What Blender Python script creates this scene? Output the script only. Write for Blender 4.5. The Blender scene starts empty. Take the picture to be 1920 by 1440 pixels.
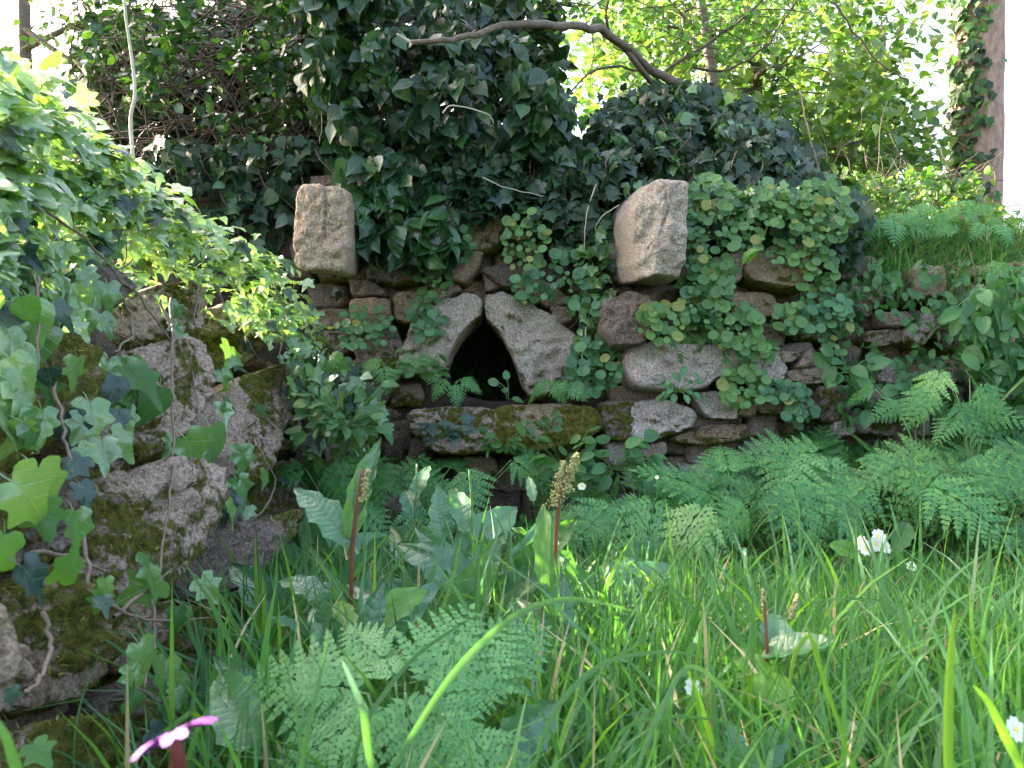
import bpy, math, random
import numpy as np
from mathutils import Vector, Matrix, noise
random.seed(7); rng = np.random.default_rng(7)
R = math.radians
scn = bpy.context.scene
COL = scn.collection
# ------------------------------------------------------------------ camera, sky, sun, exposure
CAMZ = 0.60; FPX = 1507.0
cd = bpy.data.cameras.new('camera'); cam = bpy.data.objects.new('camera', cd); COL.objects.link(cam)
cam.location = (0, 0, CAMZ); cam.rotation_euler = (R(90), 0, 0)
cd.sensor_width = 36; cd.lens = 36 * FPX / 1920; cd.clip_start = 0.02; cd.clip_end = 1000
cd.dof.use_dof = True; cd.dof.focus_distance = 2.7; cd.dof.aperture_fstop = 12
scn.camera = cam
SUN = Vector((-0.765, 0.459, 0.452)).normalized()
w = bpy.data.worlds.new('World'); scn.world = w; w.use_nodes = True
nt = w.node_tree; bg = nt.nodes['Background']; sky = nt.nodes.new('ShaderNodeTexSky')
sky.sky_type = 'NISHITA'; sky.sun_disc = False
sky.sun_elevation = math.asin(SUN.z); sky.sun_rotation = math.atan2(SUN.x, SUN.y)
sky.air_density = 1.0; sky.dust_density = 8.0; sky.ozone_density = 0.2
nt.links.new(sky.outputs[0], bg.inputs[0]); bg.inputs[1].default_value = 0.15
sd = bpy.data.lights.new('sun', 'SUN'); sd.energy = 4.8; sd.angle = R(0.5); sd.color = (1, .93, .8)
so = bpy.data.objects.new('sun', sd); COL.objects.link(so)
so.rotation_euler = (-SUN).to_track_quat('-Z', 'Y').to_euler(); so.location = SUN * 30
scn.view_settings.view_transform = 'Standard'; scn.view_settings.look = 'None'
scn.view_settings.exposure = 3.05; scn.view_settings.gamma = 1.0
scn.cycles.max_bounces = 8; scn.cycles.transparent_max_bounces = 4

def P(x, y, d):            # photo pixel + distance -> place in the world
    return Vector(((x - 960) / FPX * d, d, CAMZ + (720 - y) / FPX * d))

# ------------------------------------------------------------------ materials
class MT:
    def __init__(s, name):
        s.m = bpy.data.materials.new(name); s.m.use_nodes = True; s.t = s.m.node_tree; s.N = s.t.nodes
        s.b = s.N['Principled BSDF']; s.out = s.N['Material Output']
    def n(s, ty, **kw):
        q = s.N.new(ty)
        for k, v in kw.items(): setattr(q, k, v)
        return q
    def put(s, sock, v):
        if isinstance(v, bpy.types.NodeSocket): s.t.links.new(v, sock)
        elif v is not None:
            sock.default_value = (*v, 1) if isinstance(v, tuple) and len(v) == 3 and sock.type == 'RGBA' else v
    def math(s, op, a, b=None, c=None, clamp=False):
        q = s.n('ShaderNodeMath', operation=op, use_clamp=clamp)
        s.put(q.inputs[0], a)
        if b is not None: s.put(q.inputs[1], b)
        if c is not None: s.put(q.inputs[2], c)
        return q.outputs[0]
    def mix(s, f, a, b, mode='MIX'):
        q = s.n('ShaderNodeMix', data_type='RGBA', blend_type=mode)
        s.put(q.inputs[0], f); s.put(q.inputs[6], a); s.put(q.inputs[7], b)
        return q.outputs[2]
    def noise(s, scale, detail=4, rough=.6, vec=None, dist=0.0):
        q = s.n('ShaderNodeTexNoise'); q.inputs['Scale'].default_value = scale; q.inputs['Detail'].default_value = detail
        q.inputs['Roughness'].default_value = rough; q.inputs['Distortion'].default_value = dist
        s.put(q.inputs['Vector'], vec if vec is not None else s.pos())
        return q.outputs[0]
    def voro(s, scale, feat='F1', vec=None):
        q = s.n('ShaderNodeTexVoronoi', feature=feat); q.inputs['Scale'].default_value = scale
        s.put(q.inputs['Vector'], vec if vec is not None else s.pos()); return q.outputs['Distance']
    def pos(s):
        if not hasattr(s, '_p'): s._p = s.n('ShaderNodeNewGeometry').outputs['Position']
        return s._p
    def ramp(s, f, stops):
        q = s.n('ShaderNodeValToRGB'); e = q.color_ramp.elements
        while len(e) < len(stops): e.new(.5)
        for i, (p, c) in enumerate(stops):
            e[i].position = p; e[i].color = (*c, 1) if len(c) == 3 else c
        s.put(q.inputs[0], f); return q.outputs[0]
    def sm(s, f, lo, hi):
        q = s.n('ShaderNodeMapRange'); q.interpolation_type = 'SMOOTHSTEP'
        s.put(q.inputs[0], f); q.inputs[1].default_value = lo; q.inputs[2].default_value = hi; return q.outputs[0]
    def bump(s, h, strength, dist):
        q = s.n('ShaderNodeBump'); q.inputs['Strength'].default_value = strength; q.inputs['Distance'].default_value = dist
        s.put(q.inputs['Height'], h); return q.outputs[0]

def leaf_mat(name, c1, c2, c3=None, rough=.4, spec=.5, transl=.35, tcol=None, vein=None, veincol=(.16, .22, .08), back=1.25, coat=0.0, patch=3.0):
    m = MT(name)
    oi = m.n('ShaderNodeObjectInfo').outputs['Random']; g = m.n('ShaderNodeNewGeometry')
    rnd = m.math('FRACT', m.math('ADD', oi, g.outputs['Random Per Island']))
    nz = m.noise(patch, 2)
    f = m.math('ADD', m.math('MULTIPLY', rnd, .62), m.math('MULTIPLY', nz, .38))
    c3 = c3 or c2
    col = m.ramp(f, [(0.08, c1), (.5, c2), (.93, c3)])
    uv = m.n('ShaderNodeUVMap').outputs[0]; sx = m.n('ShaderNodeSeparateXYZ'); m.put(sx.inputs[0], uv)
    u, v = sx.outputs[0], sx.outputs[1]; h = None
    ax = m.math('ABSOLUTE', m.math('SUBTRACT', u, .5))
    if vein == 'ivy':
        mid = m.math('SUBTRACT', 1.0, m.sm(ax, .006, .022), clamp=True)
        k = m.math('ABSOLUTE', m.math('SUBTRACT', m.math('FRACT', m.math('MULTIPLY', m.math('SUBTRACT', v, m.math('MULTIPLY', ax, .75)), 3.6)), .5))
        lat = m.math('MULTIPLY', m.math('SUBTRACT', 1.0, m.sm(k, .02, .07), clamp=True), .55)
        vn = m.math('MAXIMUM', mid, lat); col = m.mix(m.math('MULTIPLY', vn, .45), col, veincol); h = vn
    elif vein == 'dock':
        mid = m.math('SUBTRACT', 1.0, m.sm(ax, .008, .03), clamp=True)
        k = m.math('ABSOLUTE', m.math('SUBTRACT', m.math('FRACT', m.math('MULTIPLY', m.math('SUBTRACT', v, m.math('MULTIPLY', ax, .55)), 13)), .5))
        lat = m.sm(k, .0, .3); vn = m.math('MAXIMUM', mid, m.math('MULTIPLY', m.math('SUBTRACT', 1.0, lat), .2))
        col = m.mix(m.math('MULTIPLY', vn, .5), col, veincol); h = m.math('ADD', m.noise(38, 3), m.math('MULTIPLY', lat, .25))
    elif vein == 'disc':
        du = m.math('SUBTRACT', u, .5); dv = m.math('SUBTRACT', v, .5)
        rr = m.math('SQRT', m.math('ADD', m.math('MULTIPLY', du, du), m.math('MULTIPLY', dv, dv)))
        an = m.math('ARCTAN2', dv, du)
        k = m.math('ABSOLUTE', m.math('SINE', m.math('MULTIPLY', an, 6)))
        ray = m.math('MULTIPLY', m.math('SUBTRACT', 1.0, m.sm(k, .05, .3), clamp=True), .3)
        cen = m.math('SUBTRACT', 1.0, m.sm(rr, .03, .09), clamp=True)
        col = m.mix(m.math('MULTIPLY', m.math('MAXIMUM', ray, cen), .6), col, veincol); h = ray
    elif vein == 'blade':
        k = m.math('ABSOLUTE', m.math('SINE', m.math('MULTIPLY', u, 22)))
        col = m.mix(m.math('MULTIPLY', k, .18), col, veincol); h = k
    sp = m.noise(90, 3); col = m.mix(m.math('MULTIPLY', m.sm(sp, .55, .75), .25), col, (.10, .10, .035))
    bk = m.mix(g.outputs['Backfacing'], (1, 1, 1), (back, back, back * .95))
    col = m.mix(1.0, col, bk, 'MULTIPLY')
    m.put(m.b.inputs['Base Color'], col); m.b.inputs['Roughness'].default_value = rough
    m.b.inputs['Specular IOR Level'].default_value = spec
    m.b.inputs['Coat Weight'].default_value = coat; m.b.inputs['Coat Roughness'].default_value = .25
    hh = m.noise(55, 3)
    if h is not None: hh = m.math('ADD', m.math('MULTIPLY', hh, .6), m.math('MULTIPLY', h, -.6 if vein != 'dock' else .6))
    m.put(m.b.inputs['Normal'], m.bump(hh, .5, .004 if vein != 'dock' else .006))
    tr = m.n('ShaderNodeBsdfTranslucent'); tc = m.mix(1.0, col, tcol or (1.9, 1.9, .55), 'MULTIPLY'); m.put(tr.inputs[0], tc)
    mx = m.n('ShaderNodeMixShader'); mx.inputs[0].default_value = transl
    m.t.links.new(m.b.outputs[0], mx.inputs[1]); m.t.links.new(tr.outputs[0], mx.inputs[2]); m.t.links.new(mx.outputs[0], m.out.inputs[0])
    return m.m

M = {}
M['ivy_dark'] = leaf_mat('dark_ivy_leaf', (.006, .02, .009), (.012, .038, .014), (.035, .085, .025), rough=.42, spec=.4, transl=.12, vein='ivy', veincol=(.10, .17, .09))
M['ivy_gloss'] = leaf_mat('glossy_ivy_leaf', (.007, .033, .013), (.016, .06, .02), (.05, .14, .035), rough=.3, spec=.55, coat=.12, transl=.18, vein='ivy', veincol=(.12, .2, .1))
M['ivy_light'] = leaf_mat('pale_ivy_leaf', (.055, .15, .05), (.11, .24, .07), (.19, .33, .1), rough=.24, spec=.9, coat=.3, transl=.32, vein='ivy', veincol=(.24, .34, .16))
M['ivy_glare'] = leaf_mat('glare_ivy_leaf', (.10, .20, .09), (.19, .32, .15), (.32, .45, .25), rough=.26, spec=.9, coat=.3, transl=.28, vein='ivy', veincol=(.34, .42, .26))  # glare on the wall-top ivy put into the colour as paler green
M['penny_yellow'] = leaf_mat('yellowing_pennywort_leaf', (.16, .22, .04), (.22, .26, .05), (.28, .25, .07), rough=.5, transl=.3, vein='disc', veincol=(.34, .36, .16))
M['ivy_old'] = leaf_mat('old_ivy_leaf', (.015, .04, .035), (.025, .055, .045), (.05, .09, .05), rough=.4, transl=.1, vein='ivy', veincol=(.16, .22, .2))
M['penny'] = leaf_mat('pennywort_leaf', (.05, .13, .035), (.085, .20, .05), (.14, .27, .07), rough=.45, transl=.28, vein='disc', veincol=(.26, .36, .16))
M['penny_blue'] = leaf_mat('cool_pennywort_leaf', (.035, .11, .045), (.06, .17, .06), (.1, .23, .08), rough=.42, transl=.22, vein='disc', veincol=(.22, .34, .18))
M['hazel'] = leaf_mat('soft_green_leaf', (.03, .10, .025), (.055, .16, .035), (.10, .24, .05), rough=.5, transl=.4, vein='ivy', veincol=(.14, .22, .08))
M['sunleaf'] = leaf_mat('sunlit_tree_leaf', (.03, .085, .02), (.085, .17, .04), (.24, .31, .12), rough=.32, spec=.7, transl=.42, tcol=(1.6, 1.6, .7), patch=1.5)
M['parsley'] = leaf_mat('parsley_leaf', (.03, .12, .04), (.06, .19, .055), (.12, .26, .06), rough=.5, transl=.35, patch=4)
M['parsley_near'] = leaf_mat('near_parsley_leaf', (.06, .18, .06), (.09, .235, .075), (.13, .28, .09), rough=.5, transl=.3)
M['dock'] = leaf_mat('dock_leaf', (.045, .15, .07), (.075, .21, .09), (.12, .27, .10), rough=.28, spec=.8, transl=.28, vein='dock', veincol=(.12, .17, .06))
M['bank'] = leaf_mat('bank_leaf', (.035, .12, .045), (.06, .17, .055), (.10, .24, .07), rough=.5, transl=.3, vein='ivy', veincol=(.15, .25, .12))
M['grass'] = leaf_mat('grass_blade', (.028, .115, .038), (.05, .18, .052), (.10, .27, .07), rough=.32, spec=.6, transl=.35, vein='blade', veincol=(.16, .3, .08), patch=2.5)
M['grass_bright'] = leaf_mat('bright_grass_blade', (.08, .22, .035), (.14, .30, .05), rough=.38, transl=.38, vein='blade', veincol=(.22, .4, .08))
M['grass_cool'] = leaf_mat('cool_grass_blade', (.05, .16, .055), (.08, .22, .085), rough=.38, transl=.3, vein='blade', veincol=(.18, .32, .16))
M['straw'] = leaf_mat('dry_straw', (.35, .27, .13), (.45, .36, .2), rough=.7, transl=.2, tcol=(1, 1, .8))

def plain(name, c1, c2, scale=20, rough=.8, bump=.4, bd=.004, stretch=None):
    m = MT(name); vec = None
    if stretch:
        mp = m.n('ShaderNodeMapping'); mp.inputs['Scale'].default_value = stretch; m.put(mp.inputs[0], m.pos()); vec = mp.outputs[0]
    f = m.noise(scale, 6, .65, vec); m.put(m.b.inputs['Base Color'], m.ramp(f, [(.3, c1), (.7, c2)]))
    m.b.inputs['Roughness'].default_value = rough; m.put(m.b.inputs['Normal'], m.bump(f, bump, bd)); return m.m
M['twig'] = plain('dark_twig', (.05, .035, .025), (.13, .09, .065), 60)
M['vine'] = plain('vine_bark', (.13, .085, .06), (.26, .19, .14), 70)
M['pale_stem'] = plain('pale_stem', (.32, .30, .22), (.5, .47, .38), 50)
M['branch'] = plain('branch_bark', (.06, .045, .03), (.20, .15, .11), 45, stretch=(1, 1, 3))
M['redstem'] = plain('red_stem', (.17, .035, .035), (.24, .10, .05), 30, .5)
M['greenstem'] = plain('green_stem', (.10, .2, .05), (.16, .27, .08), 30, .5)
M['soil'] = plain('dark_soil', (.03, .022, .016), (.08, .06, .042), 25, .95, .8, .02)
M['petal_white'] = plain('cream_petal', (.62, .62, .46), (.7, .7, .56), 30, .6, .1)
M['petal_eye'] = plain('yellow_flower_eye', (.75, .55, .06), (.8, .6, .08), 30, .6, .1)
M['petal_pink'] = plain('pink_petal', (.22, .006, .30), (.28, .012, .38), 60, .6, .1)
M['calyx'] = plain('dark_red_calyx', (.12, .02, .025), (.2, .04, .04), 60, .6, .2)
M['seed'] = plain('seed_head', (.22, .30, .09), (.45, .32, .16), 130, .8, .4)

def stone_mat(name, base=(.44, .33, .26), dark=(.12, .085, .065), pale=(.62, .56, .51), pink=(.52, .37, .31), lichen=.5, stain=.5):
    m = MT(name); at = m.n('ShaderNodeAttribute', attribute_name='moss').outputs['Fac']
    g = m.noise(150, 4, .75); big = m.noise(9, 8, .7); mid = m.noise(28, 7, .75); lic = m.noise(20, 8, .8, dist=.8)
    oi = m.n('ShaderNodeObjectInfo').outputs['Random']
    c = m.ramp(big, [(.24, dark), (.40, base), (.55, pink), (.72, pale)])
    c = m.mix(m.math('MULTIPLY', oi, .45), c, base)
    c = m.mix(m.math('MULTIPLY', m.sm(mid, .5, .72), stain), c, dark)
    c = m.mix(m.math('MULTIPLY', m.sm(lic, .54, .66), lichen), c, (.56, .56, .50))
    sp = m.ramp(g, [(.36, (.35, .32, .30)), (.5, (1, 1, 1)), (.64, (1.6, 1.57, 1.52))]); c = m.mix(.8, c, sp, 'MULTIPLY')
    fleck = m.sm(m.voro(170), .18, .05); c = m.mix(m.math('MULTIPLY', fleck, .4), c, (.7, .68, .62))
    mz = m.noise(38, 6, .7); mm = m.sm(m.math('ADD', at, m.math('MULTIPLY', m.math('SUBTRACT', mz, .5), 1.5)), .42, .6)
    mc = m.ramp(m.noise(70, 4, .7), [(.3, (.05, .06, .012)), (.5, (.19, .19, .028)), (.72, (.42, .37, .06))])
    c = m.mix(mm, c, mc); m.put(m.b.inputs['Base Color'], c); m.b.inputs['Roughness'].default_value = .92
    m.b.inputs['Specular IOR Level'].default_value = .25
    h = m.math('ADD', m.math('MULTIPLY', m.noise(55, 8, .72), 1.0), m.math('MULTIPLY', g, .25))
    h = m.math('ADD', h, m.math('MULTIPLY', m.math('MULTIPLY', mm, m.noise(190, 4, .8)), 1.0))
    m.put(m.b.inputs['Normal'], m.bump(h, 1.0, .03)); return m.m
M['stone'] = stone_mat('granite')
M['stone_brown'] = stone_mat('brown_granite', (.40, .29, .19), (.14, .095, .065), (.52, .43, .32), (.43, .30, .22), .25, .45)
M['stone_corbel'] = stone_mat('tan_granite', (.58, .44, .32), (.28, .19, .13), (.68, .58, .46), (.58, .42, .31), .35, .5)
M['stone_pale'] = stone_mat('lichened_granite', (.66, .57, .54), (.25, .19, .17), (.80, .76, .73), (.66, .50, .47), .8, .3)
M['stone_pale2'] = stone_mat('pale_tan_granite', (.56, .47, .38), (.28, .22, .18), (.76, .72, .66), (.58, .47, .39), .65, .4)
M['stone_left'] = stone_mat('warm_brown_granite', (.56, .42, .32), (.17, .115, .08), (.74, .62, .53), (.62, .44, .36), .4, .45)
M['stone_dark'] = stone_mat('dark_granite', (.22, .17, .14), (.07, .055, .045), (.36, .30, .26), (.28, .20, .17), .3, .6)  # same granite pattern in darker tones

# ------------------------------------------------------------------ objects
def tag(o, label=None, cat=None, group=None, kind=None):
    if label: o['label'] = label
    if cat: o['category'] = cat
    if group: o['group'] = group
    if kind: o['kind'] = kind
    return o
def thing(name, label, cat, loc, group=None):
    o = bpy.data.objects.new(name, None); o.empty_display_size = .05; COL.objects.link(o); o.location = loc
    return tag(o, label, cat, group)
def mk(name, verts, faces, uvs=None, mats=(), smooth=True, mi=None):
    me = bpy.data.meshes.new(name); me.from_pydata([tuple(v) for v in verts], [], [tuple(f) for f in faces])
    if uvs is not None:
        ul = me.uv_layers.new(name='UVMap'); li = np.empty(len(me.loops), dtype=np.int32); me.loops.foreach_get('vertex_index', li)
        ul.data.foreach_set('uv', np.asarray(uvs, dtype=np.float32)[li].ravel())
    for m in mats: me.materials.append(m)
    if smooth: me.polygons.foreach_set('use_smooth', [True] * len(me.polygons))
    if mi: me.polygons.foreach_set('material_index', mi)
    me.update(); return me
def link(name, me, parent=None, mat4=None, loc=None, local=False):
    o = bpy.data.objects.new(name, me); COL.objects.link(o)
    if parent is not None: o.parent = parent
    if mat4 is not None:
        if parent is not None and not local: mat4 = Matrix.Translation(-parent.location) @ mat4
        o.matrix_basis = mat4
    elif loc is not None: o.location = loc
    return o
def worldmesh(name, verts, faces, parent, mats, uvs=None, smooth=True):   # verts in world space -> child object
    off = parent.location if parent is not None else Vector((0, 0, 0))
    me = mk(name, [Vector(v) - off for v in verts], faces, uvs, mats, smooth)
    return link(name, me, parent)

# leaf template = (verts, faces, uvs)
def fan_leaf(half, c=(0, .3), fold=.25, droop=.15, pet=.35):
    out = [half[0]] + half[1:-1] + [half[-1]] + [(-x, y) for x, y in reversed(half[1:-1])]
    vs = [c] + out
    def z(x, y): return fold * abs(x) * .6 - droop * max(0, y) ** 2 - .25 * x * x
    V = [(x, y, z(x, y)) for x, y in vs]; n = len(out)
    F = [(0, 1 + i, 1 + (i + 1) % n) for i in range(n)]
    k = len(V); w = .016
    V += [(-w, .03, -.01), (w, .03, -.01), (w, -pet * .6, -.08), (-w, -pet * .6, -.08), (0, -pet, -.2)]
    F += [(k, k + 3, k + 2, k + 1), (k + 3, k + 4, k + 2)]
    return V, F, [(v[0] + .5, v[1]) for v in V]
def strip_leaf(levels, widths, fold=.2, curl=.2, wave=0, across=2, quilt=0, pet=.2, seed=0, twist=0):
    rnd = random.Random(seed); V = []; F = []; U = []; n = across; L = len(levels)
    for i, (y, wd) in enumerate(zip(levels, widths)):
        a = curl * y; 
        cy = math.sin(a) / curl if abs(curl) > 1e-3 else y
        cz = -(1 - math.cos(a)) / curl if abs(curl) > 1e-3 else 0
        ph1, ph2 = rnd.random() * 6, rnd.random() * 6
        for j in range(2 * n + 1):
            t = (j - n) / n; x = t * wd
            z = fold * abs(x) + (wave * math.sin(i * 2.1 + (0 if t > 0 else 1.7)) * abs(t) ** 2) + quilt * (rnd.random() - .5)
            tw = twist * y
            X = x * math.cos(tw) - z * math.sin(tw); Z = x * math.sin(tw) + z * math.cos(tw)
            V.append((X * (1 + (.12 * math.sin(i * 1.9 + ph1 * .1) if wave and abs(t) == 1 else 0)), cy - Z * math.sin(a) * 0, cz + Z)); U.append((.5 + t * wd, y))
    q = 2 * n + 1
    for i in range(L - 1):
        for j in range(2 * n): F.append((i * q + j, i * q + j + 1, (i + 1) * q + j + 1, (i + 1) * q + j))
    if pet:
        k = len(V); w_ = .014; V += [(-w_, .02, 0), (w_, .02, 0), (w_, -pet, -pet * .3), (-w_, -pet, -pet * .3)]; U += [(.5, 0)] * 4
        F.append((k, k + 3, k + 2, k + 1))
    return V, F, U
def disc_leaf(seed=0, cup=.1, seg=13, pet=.7):
    rnd = random.Random(seed); V = [(0, 0, -cup)]; F = []
    for ring, r in enumerate((.24, .42, .5)):
        for i in range(seg * (2 if ring > 0 else 1)):
            m_ = seg * (2 if ring > 0 else 1); a = i / m_ * 2 * math.pi
            rr = r * (1 + (.05 if ring == 2 else .0) * (1 if i % 2 else -1)) * (1 + .04 * math.sin(a * 2 + seed)); z = -cup + cup * (1.3 * (r / .5) ** 1.2) + .02 * math.sin(a * 3 + seed) - (.04 if ring == 2 else 0)
            V.append((rr * math.cos(a), rr * math.sin(a), z))
    s1 = 1; s2 = 1 + seg; s3 = s2 + 2 * seg; n2 = 2 * seg
    for i in range(seg): F.append((0, s1 + i, s1 + (i + 1) % seg))
    for i in range(seg):
        a, b = s1 + i, s1 + (i + 1) % seg; c0, c1, c2 = s2 + 2 * i, s2 + 2 * i + 1, s2 + (2 * i + 2) % n2
        F += [(a, c0, c1), (a, c1, b), (b, c1, c2)]
    for i in range(n2): F.append((s2 + i, s3 + i, s3 + (i + 1) % n2, s2 + (i + 1) % n2))
    k = len(V); V += [(-.02, 0, -cup), (.02, 0, -cup), (.02, -.15, -pet), (-.02, -.15, -pet)]; F.append((k, k + 1, k + 2, k + 3))
    return V, F, [(v[0] + .5, v[1] + .5) for v in V]
IVY_H = [(0, .03), (.15, -.08), (.37, -.05), (.50, .12), (.36, .25), (.60, .45), (.35, .55), (.2, .74), (0, 1.05)]
IVY_H2 = [(0, .03), (.17, -.1), (.40, -.02), (.46, .12), (.38, .3), (.52, .5), (.27, .62), (.14, .86), (0, 1.15)]
IVY_H3 = [(0, .0), (.2, -.06), (.42, .06), (.48, .26), (.42, .42), (.34, .6), (.2, .8), (0, 1.05)]
def fan_hi(half, c=(0, .32), fold=.25, droop=.2, pet=.4, seed=0, curl=.0):
    P0 = [Vector(p) for p in [half[0]] + half[1:-1] + [half[-1]] + [(-x, y) for x, y in reversed(half[1:-1])]]
    n0 = len(P0); O = []
    for i in range(n0):
        a, b, c_, d = P0[i - 1], P0[i], P0[(i + 1) % n0], P0[(i + 2) % n0]
        for t in (0, .33, .66):
            O.append(.5 * ((2 * b) + (c_ - a) * t * .8 + (2 * a - 5 * b + 4 * c_ - d) * t * t * .8 + (3 * b - a - 3 * c_ + d) * t ** 3 * .8) if 0 else b.lerp(c_, t) + (b + c_ - a - d) * (.14 * t * (1 - t) * 4))
    cc = Vector(c); V = []; F = []
    def add(q):
        x, y = q; r_ = (q - cc).length
        V.append((x, y, fold * abs(x) * .7 - droop * max(0, y) ** 2 - .3 * x * x + .035 * math.sin(7 * x + 5 * y + seed) + .05 * noise.noise(Vector((x * 4, y * 4, seed * 3.1)))))
    add(cc); n = len(O)
    for k in (.4, .75, 1.0):
        for o in O: add(cc + (o - cc) * k)
    for i in range(n): F.append((0, 1 + i, 1 + (i + 1) % n))
    for a in (1, 1 + n):
        for i in range(n): F.append((a + i, a + n + i, a + n + (i + 1) % n, a + (i + 1) % n))
    k = len(V); w = .016; V += [(-w, .03, -.01), (w, .03, -.01), (w, -pet * .6, -.08), (-w, -pet * .6, -.08), (0, -pet, -.2)]; F += [(k, k + 3, k + 2, k + 1), (k + 3, k + 4, k + 2)]
    return V, F, [(v[0] + .5, v[1]) for v in V]
T = {}
T['ivy'] = [fan_leaf(IVY_H), fan_leaf(IVY_H2, fold=.4, droop=.25), fan_leaf(IVY_H3, fold=.1, droop=.3), fan_leaf(IVY_H, fold=-.2, droop=.05)]
T['ivy_hi'] = [fan_hi(IVY_H, seed=1), fan_hi(IVY_H2, fold=.45, droop=.35, seed=2), fan_hi(IVY_H3, fold=.1, droop=.4, seed=3), fan_hi(IVY_H, fold=-.15, droop=.1, seed=4), fan_hi(IVY_H2, fold=.2, droop=.6, seed=5)]
T['adult'] = [strip_leaf([0, .05, .15, .3, .5, .7, .88, 1.08], [.08, .25, .37, .42, .38, .26, .12, .005], fold=f, curl=c, pet=.3, seed=s, twist=tw) for s, (f, c, tw) in enumerate([(.2, .5, .2), (.35, .9, -.2), (.05, .3, .3), (.25, -.3, 0), (-.1, .6, -.4)])]
T['hazel'] = [strip_leaf([0, .15, .4, .65, .85, 1.0], [.03, .24, .33, .3, .16, .005], fold=f, curl=c, wave=.03, pet=.15, seed=s) for s, (f, c) in enumerate([(.2, .4), (.3, .7), (.05, -.2)])]
T['oval'] = [strip_leaf([0, .1, .3, .55, .8, 1.0], [.03, .2, .32, .31, .17, .01], fold=f, curl=c, wave=.02, pet=.25, seed=s) for s, (f, c) in enumerate([(.25, .5), (.1, .9), (.35, .1)])]
T['penny'] = [disc_leaf(0), disc_leaf(3, .14), disc_leaf(5, .06)]
lv = [0, .04, .1, .17, .24, .32, .4, .48, .56, .64, .72, .8, .88, .95, 1.0]
wd_ = [.02, .08, .12, .145, .155, .16, .16, .155, .145, .13, .11, .088, .06, .03, .004]
T['dock'] = [strip_leaf(lv, [x * k for x in wd_], fold=f, curl=c, wave=.03, across=4, quilt=.03, pet=.12, seed=s, twist=t) for s, (k, f, c, t) in enumerate([(1, .3, .5, 0), (1.1, .5, 1.2, .4), (.9, .6, .2, -.3), (1.2, .2, .9, .2)])]
T['paddle'] = [strip_leaf(lv, [.015, .03, .045, .065, .09, .12, .15, .175, .19, .2, .2, .185, .15, .1, .02], fold=.3, curl=c, wave=.014, across=4, quilt=.008, pet=.05, seed=s) for s, c in enumerate([.4, .9])]

def frond(hi, seed):
    rnd = random.Random(seed); V = []; F = []
    def zc(y): return -.35 * y * y
    def blade(bx, by, ang, L, W):          # toothed leaflet
        ca, sa = math.cos(ang), math.sin(ang); k = len(V)
        shape = [(0, .3), (.22, .52), (.36, .36), (.55, .5), (.68, .22), (1, 0), (.68, -.22), (.55, -.5), (.36, -.36), (.22, -.52), (0, -.3)] if hi else [(0, .3), (.4, .5), (.55, .25), (1, 0), (.55, -.25), (.4, -.5), (0, -.3)]
        for s, t in shape:
            x = bx + ca * s * L - sa * t * W; y = by + sa * s * L + ca * t * W
            V.append((x, y, zc(y) - .25 * x * x + .05 * L * (1 - abs(t)) + rnd.uniform(-.004, .004)))
        n = len(shape)
        F.extend([(k, k + i, k + i + 1) for i in range(1, n - 1)])
    def strip(pts, w):
        for (a, b) in zip(pts[:-1], pts[1:]):
            dx, dy = b[0] - a[0], b[1] - a[1]; l = math.hypot(dx, dy) + 1e-6; nx, ny = -dy / l * w, dx / l * w; k = len(V)
            for (q, s) in ((a, 1), (a, -1), (b, -1), (b, 1)): V.append((q[0] + nx * s, q[1] + ny * s, zc(q[1]) - .25 * q[0] ** 2 - .006))
            F.append((k, k + 1, k + 2, k + 3))
    strip([(0, 0), (0, .3), (0, .6), (0, .97)], .006)
    np_ = 7
    for i in range(np_):
        t = i / np_; y = .06 + .86 * (t ** .92); L = .47 * (1 - t) ** .8 + .04
        for s in (-1, 1):
            ang = (math.pi / 2) - s * (R(62) - R(14) * t) + rnd.uniform(-.06, .06); yy = y + (.015 if s > 0 else 0)
            dx, dy = math.cos(ang), math.sin(ang); strip([(0, yy), (dx * L * .9, yy + dy * L * .9)], .003)
            m = max(3, int(round(7 * (1 - t) ** .7 + 1)))
            for j in range(m):
                u = (j + .6) / (m + .4); ll = L * .27 * (1 - u) ** .75 + .010
                for s2 in (-1, 1):
                    a2 = ang - s2 * R(55); blade(dx * L * u, yy + dy * L * u, a2 + rnd.uniform(-.1, .1), ll, L / m * .95)
            blade(dx * L * .85, yy + dy * L * .85, ang, L * .2 + .01, .035)
    blade(0, .92, math.pi / 2, .1, .05)
    return V, F, [(v[0] + .5, v[1]) for v in V]
T['frond'] = [frond(False, s) for s in range(3)]
T['frond_hi'] = [frond(True, s) for s in range(2)]

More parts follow.
